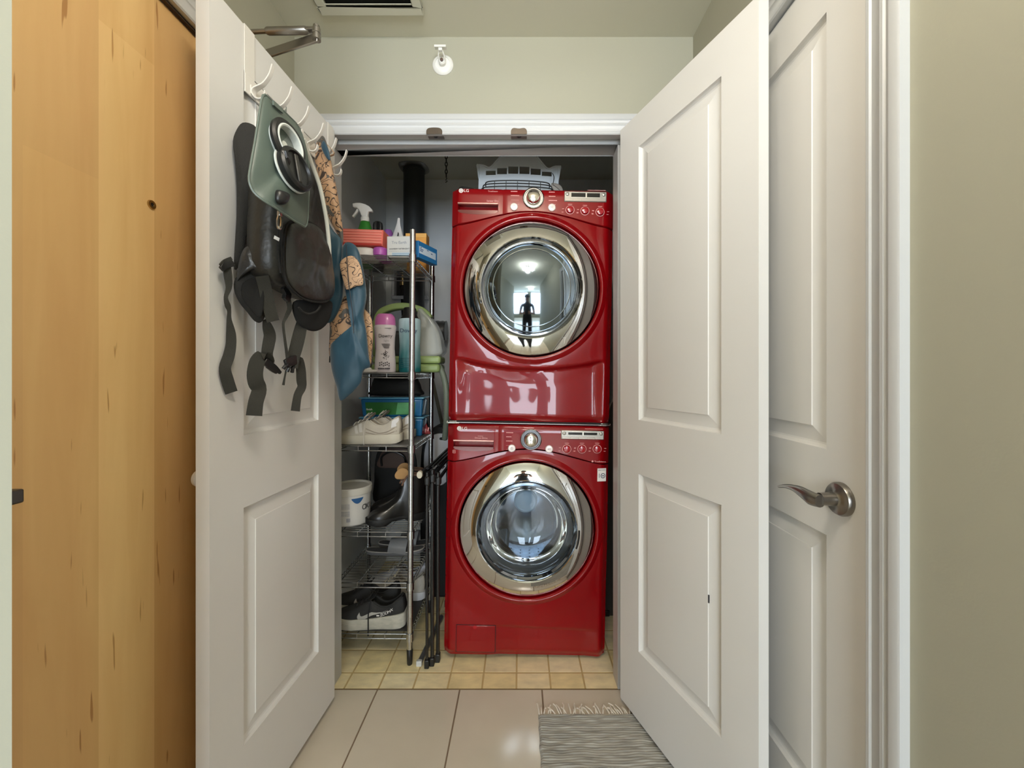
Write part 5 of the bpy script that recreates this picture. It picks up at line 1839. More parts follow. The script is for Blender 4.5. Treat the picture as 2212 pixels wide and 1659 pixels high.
# upright black case with the white plate
t = thing('black_case', 'black upright case with a white slotted plate between shelving and washer', 'case', (-0.445, 2.17, 0))
ol = catmull([(-0.105, 0.0), (-0.105, 0.55), (-0.098, 0.80), (-0.060, 0.905), (0.0, 0.935), (0.060, 0.905), (0.090, 0.80), (0.095, 0.55), (0.095, 0.0)], 5, closed=False)
obj('case_body', MB().prism([(a, 0.0, max(0.0012, c)) for a, c in ol], (0, 0.16, 0)), M_matte, t, bevel=0.012, seg=3)
ol = catmull([(-0.078, 0.70), (-0.082, 0.76), (-0.070, 0.84), (-0.035, 0.885), (0.01, 0.897), (0.06, 0.88), (0.088, 0.82), (0.09, 0.74), (0.07, 0.67), (0.03, 0.625), (0.0, 0.615), (-0.04, 0.635)], 5)
pl = obj('plate', MB().prism([(a, -0.008, c) for a, c in ol], (0, 0.008, 0)), mat('plate_grey_white', rgb(190, 190, 192), 0.4), t, bevel=0.003)
obj('slot', MB().prism([(a, -0.0088, c) for a, c in catmull([(0.008, 0.862), (0.004, 0.868), (0.008, 0.876), (0.040, 0.877), (0.044, 0.869), (0.040, 0.862)], 3)], (0, 0.002, 0)), M_matte, pl)
mk = MB()
for a in ((0.006, 0.712, 0.030, 0.732), (0.016, 0.708, 0.034, 0.722), (0.024, 0.716, 0.032, 0.722)):
    mk.prism([(a[0], -0.0084, a[1]), (a[0] + 0.005, -0.0084, a[1] - 0.004), (a[2], -0.0084, a[3] - 0.004), (a[2] - 0.004, -0.0084, a[3])], (0, -0.0004, 0))
o = obj('printed_marks', mk, M_ink, pl)
o['kind'] = 'stuff'

# dark padded board against the right closet wall
t = thing('ironing_board', 'dark padded board with pale piping standing right of the machines', 'ironing board', (0.485, 2.02, 0.0))
dk = mat('charcoal_cloth', rgb(62, 60, 54), 0.9)
ol = [(-0.085, 0.0, 0.02), (-0.088, 0.0, 0.45), (-0.082, 0, 0.80), (-0.060, 0, 0.99), (-0.02, 0, 1.09), (0.03, 0, 1.13), (0.07, 0, 1.10), (0.10, 0, 1.0), (0.11, 0, 0.8), (0.11, 0, 0.45), (0.105, 0, 0.02)]
obj('pad', MB().puff(ol, (0, -1, 0), 0.025, 0.018, 0.003, 3, 4, 0.3), dk, t)
obj('piping', MB().tube(catmull([(-0.074, -0.014, 0.93), (-0.060, -0.015, 0.995), (-0.02, -0.015, 1.094), (0.03, -0.015, 1.134), (0.07, -0.014, 1.104)], 5, closed=False), 0.0042, 8), mat('pale_piping', rgb(170, 164, 152), 0.7), t)
for x in (-0.05, 0.07):
    obj('foot', MB().box(x - 0.012, x + 0.012, -0.02, 0.02, 0.0012, 0.03), M_black, t, bevel=0.003)

# ------------------------------------------------------------------ utilities at the back of the closet
t = thing('vent_duct', 'dark grey round exhaust duct rising to the closet ceiling', 'duct', (-0.658, 2.455, 0))
dm_ = mat('duct_grey', rgb(74, 76, 76), 0.5, 0.4)
obj('pipe', MB().lathe([(0.0635, 1.58), (0.0635, 2.475)], 36), dm_, t)
obj('pipe_band', MB().lathe([(0.0645, 2.462), (0.067, 2.465), (0.067, 2.478), (0.0645, 2.481)], 36), dm_, t)
pts = [(0, 0, 1.60), (0.0, -0.002, 1.55), (0.03, -0.008, 1.51), (0.09, -0.008, 1.49), (0.2, -0.008, 1.485)]
pp = catmull(pts, 8, closed=False)
obj('elbow', MB().tube(pp, [0.0625 - (0.003 if i % 2 else 0) for i in range(len(pp))], 24), mat('foil_grey', rgb(120, 120, 118), 0.35, 0.8), t, angle=80)
foil = MB().puff([(-0.072, -0.070, 2.488), (0.068, -0.074, 2.488), (0.075, 0.06, 2.488), (-0.07, 0.07, 2.488)], (0, 0, -1), 0.010, 0.0, 0.010, 6, 5, 0.5, 40)
obj('foil_collar', foil, mat('foil_grey2', rgb(150, 148, 142), 0.3, 0.6), t)

t = thing('pull_chain', 'short dark chain hanging from the closet ceiling', 'chain', (-0.412, 2.20, ZC))
for k in range(9):
    z = -0.008 - k * 0.0205
    pth_ = [((0.006 * math.cos(a)) if k % 2 else 0.0, 0.0 if k % 2 else 0.006 * math.cos(a), z + 0.0125 * math.sin(a)) for a in [2 * PI * q / 14 for q in range(14)]]
    obj('chain_ring', MB().tube(pth_, 0.0026, 6, closed=True), mat('chain_steel', rgb(80, 76, 70), 0.4, 0.9), t)
obj('chain_end', MB().tube([(0.004, 0, -0.187), (-0.003, 0, -0.200), (0.006, 0, -0.203), (-0.004, 0, -0.212)], 0.0022, 6), MATS['chain_steel'], t)

t = thing('valve_box', 'white laundry valve box with taps and hoses on the closet back wall', 'valve box', (-0.712, CB, 1.70))
fr_ = mat('valve_white', rgb(196, 200, 204), 0.5)
for x0, x1, z0, z1 in ((-0.115, 0.115, 0.0, 0.022), (-0.115, 0.115, 0.218, 0.235), (-0.115, -0.098, 0.022, 0.218), (0.098, 0.115, 0.022, 0.218)):
    obj('box_frame', MB().box(x0, x1, -0.055, -0.0005, z0, z1), fr_, t, bevel=0.003)
obj('box_back', MB().box(-0.098, 0.098, -0.006, -0.0008, 0.022, 0.218), M_matte, t)
for k, x in enumerate((-0.05, 0.05)):
    obj('tap', MB().lathe([(0.0, 0.09), (0.018, 0.09), (0.018, 0.115), (0.011, 0.12), (0.011, 0.16), (0.02, 0.163), (0.02, 0.175), (0.0, 0.176)], 20, (x, -0.032, 0)), mat('brass_tap', rgb(150, 130, 90), 0.35, 0.9), t)
    hp_ = [(x, -0.032, 0.09), (x, -0.034, 0.03), (x + 0.005, -0.045, -0.06), (x + 0.02, -0.05, -0.20), (x + 0.06 + 0.02 * k, -0.055, -0.45), (x + 0.15, -0.06, -0.75), (x + 0.20, -0.06, -1.0)]
    obj('hose', MB().tube(catmull(hp_, 6, closed=False), 0.011, 10), (M_matte, mat('hose_tan', rgb(128, 124, 104), 0.5))[k], t)
obj('drain_pipe', MB().tube(catmull([(0.0, -0.035, 0.05), (0.0, -0.05, 0.0), (0.0, -0.06, -0.08), (0.05, -0.07, -0.16)], 5, closed=False), 0.017, 12), mat('drain_grey', rgb(140, 142, 136), 0.5), t)

# ------------------------------------------------------------------ on the dryer
DTOPZ = wz + up * math.cos(TILT) + WH * math.cos(TILT)
dxo = wx + (up + WH) * math.sin(TILT)
t = thing('plastic_basket', 'white plastic basket with six openings and a wavy rim on the dryer', 'basket', (-0.012, 1.80, DTOPZ + 0.0012), (0, TILT, 0))
wpb = mat('basket_white', rgb(206, 212, 216), 0.4)
XW = 0.182
op_x = [-0.149 + k * 0.0508 for k in range(6)]
tops = [0.139, 0.150, 0.157, 0.157, 0.150, 0.139]
bots = [0.119, 0.122, 0.124, 0.124, 0.122, 0.119]


def rimz(x):
    a = abs(x) / XW
    return 0.164 + 0.075 * sstep(0.72, 0.2, a) - 0.012 * math.exp(-((a - 0.74) / 0.10) ** 2) + 0.002 * sstep(0.82, 1.0, a)


xs = sorted(set([-XW, XW] + [x for a in op_x for x in (a, a + 0.045)]))
mb = MB()
for i in range(len(xs) - 1):
    x0, x1 = xs[i], xs[i + 1]
    sub = 3
    for q in range(sub):
        u0, u1 = x0 + (x1 - x0) * q / sub, x0 + (x1 - x0) * (q + 1) / sub
        wn_ = next((k for k, a in enumerate(op_x) if abs(a - x0) < 1e-6), None)
        spans = [(0.0, None)] if wn_ is None else [(0.0, bots[wn_]), (tops[wn_], None)]
        for z0, z1 in spans:
            za0, za1 = (z1, z1) if z1 is not None else (rimz(u0), rimz(u1))
            bow = lambda x: 0.012 * (x / XW) ** 2
            mb.add([(u0, bow(u0), z0), (u1, bow(u1), z0), (u1, bow(u1), za1), (u0, bow(u0), za0),
                    (u0, bow(u0) + 0.004, z0), (u1, bow(u1) + 0.004, z0), (u1, bow(u1) + 0.004, za1), (u0, bow(u0) + 0.004, za0)],
                   [(0, 1, 2, 3), (7, 6, 5, 4), (3, 2, 6, 7), (0, 4, 5, 1), (0, 3, 7, 4), (1, 5, 6, 2)])
obj('front_wall', mb, wpb, t, smooth=False)
mb = MB()
mb.box(-XW, -XW + 0.004, 0.012, 0.29, 0, 0.155)
obj('side_wall', mb, wpb, t)
mb = MB().box(XW - 0.004, XW, 0.012, 0.29, 0, 0.155)
obj('side_wall', mb, wpb, t)
obj('back_wall', MB().box(-XW, XW, 0.29, 0.294, 0, 0.20), wpb, t)
obj('base', MB().box(-XW, XW, 0.005, 0.29, 0.0, 0.004), wpb, t)
pts = [(-XW - 0.012, 0.006, rimz(XW))] + [(-XW + 2 * XW * k / 40, -0.004 + 0.012 * ((-1 + k / 20)) ** 2, rimz(-XW + 2 * XW * k / 40)) for k in range(41)] + [(XW + 0.012, 0.006, rimz(XW))]
obj('wavy_rim', MB().ribbon([(a, b_ + 0.012, c) for a, b_, c in pts], 0.034, (0, 1, 0.15), 0.005, 2), wpb, t)
for s in (-1, 1):
    obj('rim_bracket', MB().prism([(s * XW, 0.004, 0.10), (s * (XW + 0.010), 0.004, rimz(XW) - 0.004), (s * (XW - 0.006), 0.004, rimz(XW))], (0, 0.03, 0)), wpb, t)

t = thing('wire_tray', 'black wire tray lying in front of the white basket on the dryer', 'wire tray', (-0.015, 1.735, DTOPZ + 0.0012), (0, TILT, 0))
for z, xx in ((0.055, 0.140), (0.043, 0.150), (0.030, 0.156)):
    pth_ = catmull([(-xx, 0.018, z - 0.012), (-xx * 0.9, 0.0, z), (0, -0.006, z + 0.004), (xx * 0.9, 0.0, z), (xx, 0.018, z - 0.012)], 6, closed=False)
    obj('rail', MB().tube(pth_, 0.0026, 6), M_black, t)
for x in (-0.1, -0.05, 0.0, 0.05, 0.1):
    obj('tie', MB().tube([(x, -0.002, 0.057), (x, -0.004, 0.045), (x, -0.002, 0.006)], 0.0014, 6), M_black, t)
obj('floor_plate', MB().box(-0.155, 0.155, 0.0, 0.05, 0.0005, 0.005), M_black, t, bevel=0.002)
t = thing('leaf_tag', 'grey leaf-shaped tag on a black cord at the right of the wire tray', 'tag', (0.157, 1.728, DTOPZ + 0.0012), (0, TILT, 0))
ol = [(-0.026, 0.0, 0.046), (0.004, 0.0, 0.044), (0.022, 0.0, 0.028), (0.026, 0.0, 0.002), (0.0, 0, 0.006), (-0.018, 0, 0.020)]
obj('leaf', MB().puff(ol, (0, -1, 0), 0.004, 0.003, 0, 0, 4, 0.4), mat('tag_grey', rgb(112, 108, 104), 0.5), t)
obj('vein', MB().tube([(-0.020, -0.004, 0.040), (0.004, -0.0048, 0.022), (0.020, -0.003, 0.006)], 0.0014, 6), M_black, t)
obj('cord', MB().tube(catmull([(-0.018, -0.002, 0.042), (-0.014, 0.004, 0.075), (-0.020, 0.02, 0.10)], 5, closed=False), 0.0018, 6), M_black, t)
t = thing('rubber_lump', 'low black rubber lump at the left end of the wire tray', 'bag', (-0.225, 1.725, DTOPZ + 0.0012), (0, TILT, 0))
ol = [(-0.045, 0, 0.001), (0.06, 0, 0.001), (0.045, 0, 0.010), (0.02, 0, 0.020), (-0.015, 0, 0.026), (-0.038, 0, 0.026), (-0.045, 0, 0.015)]
obj('lump_body', MB().puff(ol, (0, -1, 0), 0.02, 0.02, 0, 0, 4, 0.4), M_matte, t)


# ------------------------------------------------------------------ hook rack and what hangs on the left closet door
def D(Y, d, Z):
    """Point at distance d in front of the left closet door's inner face."""
    return Vector((-0.690 - 0.0503 * (1.475 - Y) + d, Y, Z))


def DL(px, py, d):
    """The same, from a sight line of the photograph."""
    Y = (0.76419 - d) / (0.0503 - (px - CX) / FPX)
    return Vector((-0.690 - 0.0503 * (1.475 - Y) + d, Y, EYE + (CY - py) * Y / FPX))


ud = Vector((0.0503, 1, 0)).normalized()
nd = Vector((1, -0.0503, 0)).normalized()
wm = mat('white_enamel', rgb(226, 222, 214), 0.4)
t = thing('hook_rack', 'white over-door rack with six double hooks on the left closet door', 'hook rack', (0, 0, 0))
rl = MB()
y0, y1, za, zb_ = 1.024, 1.462, 1.948, 1.996
rl.prism([D(y0, 0.0006, za), D(y1, 0.0006, za), D(y1, 0.0006, zb_), D(y0, 0.0006, zb_)], nd * 0.0035)
obj('rail', rl, wm, t, bevel=0.0008)
for ya in (1.024, 1.425):
    st_ = MB()
    st_.prism([D(ya, 0.0006, za + 0.002), D(ya + 0.036, 0.0006, za + 0.002), D(ya + 0.036, 0.0006, DTOP + 0.0018), D(ya, 0.0006, DTOP + 0.0018)], nd * 0.0020)
    st_.prism([D(ya, -0.0355, DTOP + 0.0006), D(ya + 0.036, -0.0355, DTOP + 0.0006), D(ya + 0.036, 0.0026, DTOP + 0.0006), D(ya, 0.0026, DTOP + 0.0006)], (0, 0, 0.002))
    st_.prism([D(ya, -0.0355, DTOP - 0.03), D(ya + 0.036, -0.0355, DTOP - 0.03), D(ya + 0.036, -0.0355, DTOP + 0.0026), D(ya, -0.0355, DTOP + 0.0026)], nd * 0.0016)
    obj('door_strap', st_, wm, t, bevel=0.0005)
HY = [1.050, 1.132, 1.214, 1.296, 1.376, 1.450]
for Y in HY:
    pth_ = [D(Y, 0.0045, 1.955), D(Y, 0.008, 1.968), D(Y, 0.018, 1.975), D(Y, 0.034, 1.985), D(Y, 0.050, 2.008), D(Y, 0.058, 2.035)]
    hk = obj('hook', MB().ribbon(pth_, [0.016, 0.018, 0.016, 0.013, 0.012, 0.011], ud, 0.0035, 4), wm, t, bevel=0.001)
    pth_ = [D(Y, 0.0045, 1.978), D(Y, 0.006, 1.960), D(Y, 0.014, 1.946), D(Y, 0.027, 1.944), D(Y, 0.036, 1.953), D(Y, 0.038, 1.966)]
    obj('lower_prong', MB().ribbon(pth_, [0.018, 0.017, 0.014, 0.012, 0.011, 0.010], ud, 0.0035, 4), wm, hk, bevel=0.001)

# ---- backpack
bk = mat('pack_nylon', rgb(42, 41, 37), 0.42, var=0.14, vscale=20, bump=0.9, bscale=26)
bkd = mat('pack_mesh', rgb(34, 33, 30), 0.8, bump=0.4, bscale=500)
bkl = mat('pack_lining', rgb(14, 14, 13), 0.9)
web = mat('webbing', rgb(44, 43, 37), 0.7, bump=0.3, bscale=600)
gls = mat('pack_coated', rgb(52, 51, 50), 0.3, bump=0.7, bscale=40)
t = thing('backpack', 'black hiking backpack with dangling straps hanging on the open left closet door', 'backpack', (0, 0, 0))
ol = [D(0.972, 0.075, 1.475), D(0.968, 0.075, 1.60), D(0.985, 0.070, 1.72), D(1.03, 0.06, 1.82), D(1.10, 0.055, 1.90), D(1.17, 0.055, 1.88), D(1.225, 0.06, 1.76), D(1.240, 0.07, 1.62), D(1.235, 0.075, 1.49), D(1.19, 0.075, 1.435), D(1.04, 0.075, 1.445)]
obj('pack_body', MB().puff(ol, nd, 0.062, 0.062, 0.020, 3.0, 5, 0.28, 20), bk, t, angle=80)
po = [(622, 482, .13), (660, 478, .13), (688, 492, .13), (706, 520, .13), (714, 570, .13), (719, 610, .13), (716, 638, .13), (700, 652, .13), (662, 648, .13), (632, 628, .13), (616, 600, .13), (612, 560, .13), (613, 515, .13)]
obj('front_pocket', MB().puff([DL(*p) for p in po], nd, 0.020, 0.02, 0.010, 9.0, 4, 0.30, 24), bk, t, angle=80)
obj('pocket_piping', MB().tube(catmull([DL(p[0], p[1], 0.136) for p in po], 4), 0.0034, 6, closed=True), bkl, t)
sd_ = [(517, 560, .03), (532, 532, .045), (562, 530, .07), (577, 565, .085), (576, 590, .085), (548, 582, .06), (522, 598, .035), (512, 606, .025)]
obj('side_panel', MB().puff([DL(*p) for p in sd_], (0.35, -0.93, 0), 0.010, 0.004, 0.002, 2, 4, 0.5), gls, t, label='grey coated side panel')
ss = [(524, 265, .02), (544, 268, .035), (555, 282, .045), (553, 330, .045), (547, 410, .04), (542, 465, .035), (531, 520, .03), (522, 565, .025), (506, 582, .015), (508, 520, .012), (511, 470, .012), (511, 400, .010), (507, 345, .010), (503, 305, .010), (511, 280, .012)]
obj('shoulder_strap', MB().puff([DL(*p) for p in ss], (0.45, -0.9, 0), 0.014, 0.006, 0.002, 7, 3, 0.5), bkd, t)
lw = [(508, 602, .018), (530, 588, .03), (556, 584, .05), (577, 596, .075), (579, 640, .075), (573, 682, .07), (562, 697, .06), (548, 692, .05), (532, 672, .035), (518, 655, .025), (506, 628, .015)]
obj('hip_wing', MB().puff([DL(*p) for p in lw], (0.45, -0.9, 0), 0.014, 0.006, 0.002, 5, 4, 0.5), bkd, t)
lw2 = [(524, 612, .03), (550, 598, .05), (565, 605, .068), (571, 640, .070), (566, 678, .066), (556, 684, .058), (536, 662, .040), (522, 640, .030)]
obj('wing_lining', MB().puff([DL(p[0], p[1], p[2] + 0.013) for p in lw2], (0.45, -0.9, 0), 0.005, 0.002, 0, 5, 4, 0.5), bkl, t)
rw = [(634, 652, .10), (670, 648, .11), (713, 650, .12), (714, 676, .12), (704, 700, .115), (684, 715, .11), (660, 711, .105), (640, 692, .10)]
obj('hip_wing', MB().puff([DL(*p) for p in rw], nd, 0.014, 0.012, 0.002, 6, 4, 0.4), bkl, t)
arc_ = [(645, 664, .122), (655, 674, .124), (668, 678, .126), (684, 672, .127), (692, 660, .127)]
obj('wing_edge', MB().tube(catmull([DL(p[0], p[1], p[2] + 0.004) for p in arc_], 4, closed=False), 0.003, 6), bkd, t)
vdir = Vector((0.55, 0.84, 0))


def strap(name, pts, wd_, dirv=None, thick=0.0022, m=web):
    return obj(name, MB().ribbon([DL(*p) for p in pts], wd_, dirv or vdir, thick, 4), m, t)


strap('strap_left', [(490, 575, .02), (493, 600, .02), (494, 622, .02), (488, 642, .018), (492, 660, .018), (495, 672, .016), (495, 690, .014), (499, 720, .012), (499, 745, .012), (494, 770, .012), (486, 795, .012), (491, 820, .012), (500, 848, .012)], [0.017, 0.017, 0.012, 0.008, 0.012, 0.008, 0.010, 0.020, 0.022, 0.024, 0.024, 0.026, 0.026]) .name
obj('strap_buckle', MB().ribbon([DL(478, 582, .02), DL(488, 572, .022), DL(503, 566, .028)], [0.012, 0.017, 0.020], (0, 0, 1), 0.006, 3), M_black, t, bevel=0.001)
obj('strap_buckle', MB().ribbon([DL(476, 573, .02), DL(486, 564, .022), DL(500, 558, .028)], [0.006, 0.008, 0.008], (0, 0, 1), 0.004, 3), web, t)
strap('wing_strap', [(566, 596, .085), (572, 620, .085), (578, 650, .085), (590, 694, .085)], 0.030)
strap('belt_strap', [(573, 690, .062), (578, 706, .062), (583, 725, .062), (580, 745, .060), (577, 765, .058), (580, 786, .056)], [0.012, 0.024, 0.029, 0.029, 0.027, 0.029])
strap('belt_strap', [(581, 782, .056), (577, 772, .064), (564, 768, .060), (556, 780, .056), (551, 805, .054), (553, 825, .054), (560, 842, .054), (553, 868, .054), (549, 898, .054)], [0.026, 0.026, 0.026, 0.034, 0.036, 0.036, 0.034, 0.034, 0.036])
bu = [(571, 780, .062), (582, 788, .064), (594, 796, .067), (606, 806, .070)]
obj('belt_buckle', MB().ribbon([DL(*p) for p in bu], [0.018, 0.020, 0.016, 0.008], (0.2, 0.3, 1), 0.007, 3), M_black, t, bevel=0.002)
obj('belt_buckle', MB().ribbon([DL(576, 792, .062), DL(588, 801, .064), DL(597, 806, .066)], [0.006, 0.006, 0.005], (0.2, 0.3, 1), 0.006, 3), M_black, t, bevel=0.001)
strap('belt_strap', [(652, 700, .10), (646, 725, .098), (640, 750, .095), (634, 772, .092), (631, 795, .09)], [0.030, 0.034, 0.034, 0.032, 0.030])
for a in ((612, 797, 620, 786), (620, 803, 626, 790), (631, 804, 633, 792)):
    obj('buckle_prong', MB().tube([DL(a[2], a[3], .09), DL((a[0] + a[2]) / 2, (a[1] + a[3]) / 2, .093), DL(a[0], a[1], .09)], [0.005, 0.0045, 0.005], 8), M_black, t)
obj('belt_buckle', MB().ribbon([DL(616, 786, .09), DL(628, 780, .092), DL(644, 776, .094)], [0.020, 0.026, 0.024], (0, 0.2, 1), 0.008, 3), M_black, t, bevel=0.002)
strap('belt_strap', [(638, 780, .088), (646, 778, .094), (650, 800, .09), (651, 820, .088), (652, 836, .086), (643, 855, .084), (638, 888, .084)], [0.022, 0.022, 0.026, 0.027, 0.024, 0.022, 0.024])
strap('thin_cord', [(618, 625, .10), (622, 645, .10), (626, 665, .10), (618, 685, .098), (612, 700, .096), (615, 730, .094), (619, 760, .092), (622, 785, .09)], [0.010, 0.012, 0.012, 0.008, 0.006, 0.006, 0.007, 0.008])
strap('thin_cord', [(618, 800, .09), (615, 815, .088), (612, 832, .086)], [0.004, 0.004, 0.006])
obj('cord_clip', MB().ribbon([DL(610, 622, .098), DL(620, 636, .102), DL(616, 648, .10)], [0.016, 0.024, 0.018], ud, 0.010, 3), M_black, t, bevel=0.003)
zp = [(604, 466, .145), (604, 480, .146), (603, 492, .146)]
obj('zip_pull', MB().tube(catmull([DL(600, 474, .146), DL(604, 465, .146), DL(608, 474, .146), DL(607, 490, .146), DL(603, 494, .146), DL(600, 488, .146)], 4), 0.0032, 6, closed=True), mat('zip_silver', rgb(196, 192, 184), 0.25, 0.9), t)
obj('zip_slider', MB().box(-0.004, 0.004, -0.005, 0.005, -0.006, 0.006), MATS['zip_silver'], t, bevel=0.0015).location = DL(604, 462, .146)
obj('care_tag', MB().ribbon([DL(592, 512, .142), DL(598, 515, .145), DL(603, 518, .147)], 0.008, (0, 0, 1), 0.001, 2), M_wplast, t)
obj('zip_line', MB().tube(catmull([DL(604, 455, .140), DL(601, 500, .139), DL(600, 540, .139), DL(606, 590, .139)], 5, closed=False), 0.0022, 6), bkl, t)
obj('grab_loop', MB().ribbon([D(1.115, 0.03, 1.89), D(1.118, 0.034, 1.93), D(1.132, 0.036, 1.955), D(1.146, 0.034, 1.93), D(1.149, 0.03, 1.89)], 0.014, nd, 0.003, 4), web, t)

# ---- hydration bladder with its open cap
gb = mat('rubber_green_grey', rgb(80, 92, 84), 0.42, var=0.06, vscale=12)
t = thing('water_bladder', 'grey-green water bladder with an open round screw cap, hanging before the backpack', 'water bladder', (0, 0, 0))
bo = [(568, 206, .075), (585, 216, .075), (603, 231, .075), (625, 252, .075), (645, 275, .075), (660, 320, .08), (668, 375, .09), (666, 430, .10), (662, 486, .11), (648, 484, .112), (625, 470, .112), (600, 452, .11), (572, 435, .10), (548, 415, .085), (538, 390, .08), (541, 360, .08), (550, 310, .08), (558, 260, .078)]
mb = MB().puff([DL(p[0], p[1], p[2] + 0.085) for p in bo], nd, 0.012, 0.006, 0.003, 12, 3, 0.5, 14)
obj('bladder', mb, gb, t, angle=80)
seam = [DL(p[0], p[1], p[2] + 0.086) for p in bo]
obj('welded_seam', MB().tube(catmull(seam, 3), 0.0025, 6, closed=True), mat('seam_green_grey', rgb(92, 103, 95), 0.4), t)


def disc_frame(c, n_, up_):
    n_ = Vector(n_).normalized()
    a = (Vector(up_) - n_ * Vector(up_).dot(n_)).normalized()
    b2 = n_.cross(a)
    m = Matrix((b2, a, n_)).transposed().to_4x4()
    m.translation = c
    return m


pn = (nd * 1.0 + Vector((0, -0.10, 0.10)))
c1 = DL(619, 312, .185)
M1 = disc_frame(c1, pn, (0, 0, 1))
for nm, prof, mm in (('filler_port', [(0.036, -0.014), (0.044, -0.012), (0.044, 0.0), (0.040, 0.004), (0.036, 0.004)], mat('port_white', rgb(206, 210, 204), 0.35)),
                     ('port_ring', [(0.041, 0.003), (0.051, 0.001), (0.052, 0.008), (0.047, 0.012), (0.041, 0.012)], M_black),
                     ('port_lip', [(0.0345, -0.010), (0.0405, 0.006), (0.0405, 0.0125), (0.0375, 0.0135), (0.0345, 0.0115)], MATS['port_white'])):
    o = obj(nm, MB().ringlathe(prof, 48, (0, 0, 0), 'z'), mm, t)
    o.matrix_local = M1
o = obj('port_membrane', MB().lathe([(0.036, -0.009), (0.036, -0.006), (0.0, -0.0045)], 40), mat('membrane_grey', rgb(104, 110, 106), 0.3), t)
o.matrix_local = M1
o = obj('port_centre', MB().lathe([(0.009, -0.006), (0.008, -0.0035), (0.0, -0.003)], 24), MATS['port_white'], t)
o.matrix_local = M1
for sx_ in (0.0345,):
    o = obj('port_collar', MB().ringlathe([(0.050, -0.014), (0.056, -0.012), (0.055, -0.004), (0.050, -0.004)], 44, (-0.010, -0.002, 0), 'z'), MATS['port_white'], t)
    o.matrix_local = M1
c2 = DL(639, 366, .205)
M2 = disc_frame(c2, (1.0, -0.16, 0.20), (0, 0, 1))
o = obj('screw_cap', MB().lathe([(0.046, -0.010), (0.048, -0.006), (0.048, 0.004), (0.044, 0.009), (0.038, 0.010), (0.036, 0.004), (0.0, 0.003)], 48), M_black, t)
o.matrix_local = M2
o = obj('cap_gasket', MB().ringlathe([(0.046, -0.014), (0.0495, -0.013), (0.0495, -0.009), (0.046, -0.009)], 48, (0, 0, 0), 'z'), MATS['port_white'], t)
o.matrix_local = M2
o = obj('cap_grip', MB().box(-0.006, 0.006, -0.034, 0.034, 0.003, 0.009), mat('cap_dark', rgb(40, 38, 34), 0.4), t, bevel=0.003)
o.matrix_local = M2
obj('cap_tether', MB().ribbon([c1 + Vector((0.012, -0.035, -0.040)), c1 + Vector((0.022, -0.032, -0.055)), c2 + Vector((0.0, -0.035, 0.018))], [0.020, 0.016, 0.020], (0, 0.7, -0.7), 0.004, 4), M_black, t)
o = obj('clip', MB().puff([DL(596, 412, .20), DL(604, 411, .20), DL(619, 418, .20), DL(620, 428, .20), DL(613, 441, .20), DL(601, 441, .20), DL(595, 430, .20)], nd, 0.014, 0.004, 0, 0, 4, 0.4), M_black, t)
tb = [(655, 300, .16), (664, 328, .155), (676, 360, .15), (690, 400, .15), (699, 440, .15), (706, 480, .15), (711, 530, .148), (712, 575, .14)]
obj('drinking_tube', MB().tube(catmull([DL(*p) for p in tb], 6, closed=False), 0.0055, 10), mat('clear_tube', rgb(206, 206, 196), 0.2, coat=0.4), t, label='clear drinking tube')
obj('hanging_slot', MB().ribbon([DL(590, 222, .172), DL(610, 240, .172)], 0.010, (0, 0, 1), 0.004, 2), MATS['seam_green_grey'], t)
obj('hook_loop', MB().ribbon([DL(612, 246, .16), DL(618, 240, .11), D(1.132, 0.040, 1.975)], 0.010, (0, 0, 1), 0.002, 4), MATS['seam_green_grey'], t)

# ---- patterned cloth
TAN, BRN, TEAL = rgb(188, 152, 118), rgb(58, 40, 32), rgb(22, 62, 80)
M_tan = print_mat('tan_print', TAN, BRN, 26, 0.16, None)
M_tan2 = print_mat('tan_busy_print', rgb(178, 142, 108), rgb(54, 38, 30), 22, 0.24, rgb(84, 82, 78), 0.58)
M_teal = mat('teal_satin', TEAL, 0.5, var=0.12, vscale=7, sheen=0.25)
t = thing('patterned_cloth', 'teal and tan printed cloth hanging at the hinge side of the left closet door', 'cloth', (0, 0, 0))


def drape(name, pts, Y, m, fr=0.025, bk_=0.010, wr=0.008, seed=0, n_=(0.35, -0.94, 0)):
    P = [at(p[0], p[1], Y if len(p) < 3 else p[2]) for p in pts]
    return obj(name, MB().puff(P, n_, fr, bk_, wr, seed, 4, 0.5, 20), m, t, angle=80)


drape('upper_fold', [(686, 300), (693, 294), (701, 297), (711, 328), (722, 380), (733, 440), (741, 500), (740, 528), (728, 505), (710, 470), (695, 420), (684, 370), (679, 335)], 1.35, M_tan2, 0.022, 0.010, 0.008, 1)
drape('teal_band', [(699, 304), (709, 322), (714, 345), (706, 342), (694, 318)], 1.322, M_teal, 0.006, 0.002, 0, 2)
drape('teal_drape', [(706, 480), (722, 500), (738, 520), (741, 560), (742, 610), (738, 655), (722, 690), (706, 698), (702, 690), (712, 650), (716, 600), (712, 540)], 1.33, M_teal, 0.025, 0.01, 0.012, 3)
drape('tan_fold', [(716, 690), (735, 655), (748, 640), (760, 680), (766, 715), (755, 735), (725, 742), (712, 770), (711, 735)], 1.345, M_tan2, 0.02, 0.01, 0.008, 4)
drape('tan_fold', [(782, 672), (794, 674), (803, 690), (806, 725), (803, 765), (801, 786), (788, 790), (778, 740)], 1.36, M_tan, 0.016, 0.01, 0.006, 5)
drape('sleeve', [(742, 528), (762, 526), (776, 545), (786, 590), (792, 640), (786, 680), (792, 720), (797, 770), (800, 792), (786, 800), (779, 828), (756, 852), (735, 865), (727, 835), (716, 795), (713, 752), (722, 738), (748, 728), (764, 712), (758, 660), (746, 610), (737, 570)], 1.315, M_teal, 0.030, 0.012, 0.014, 6)
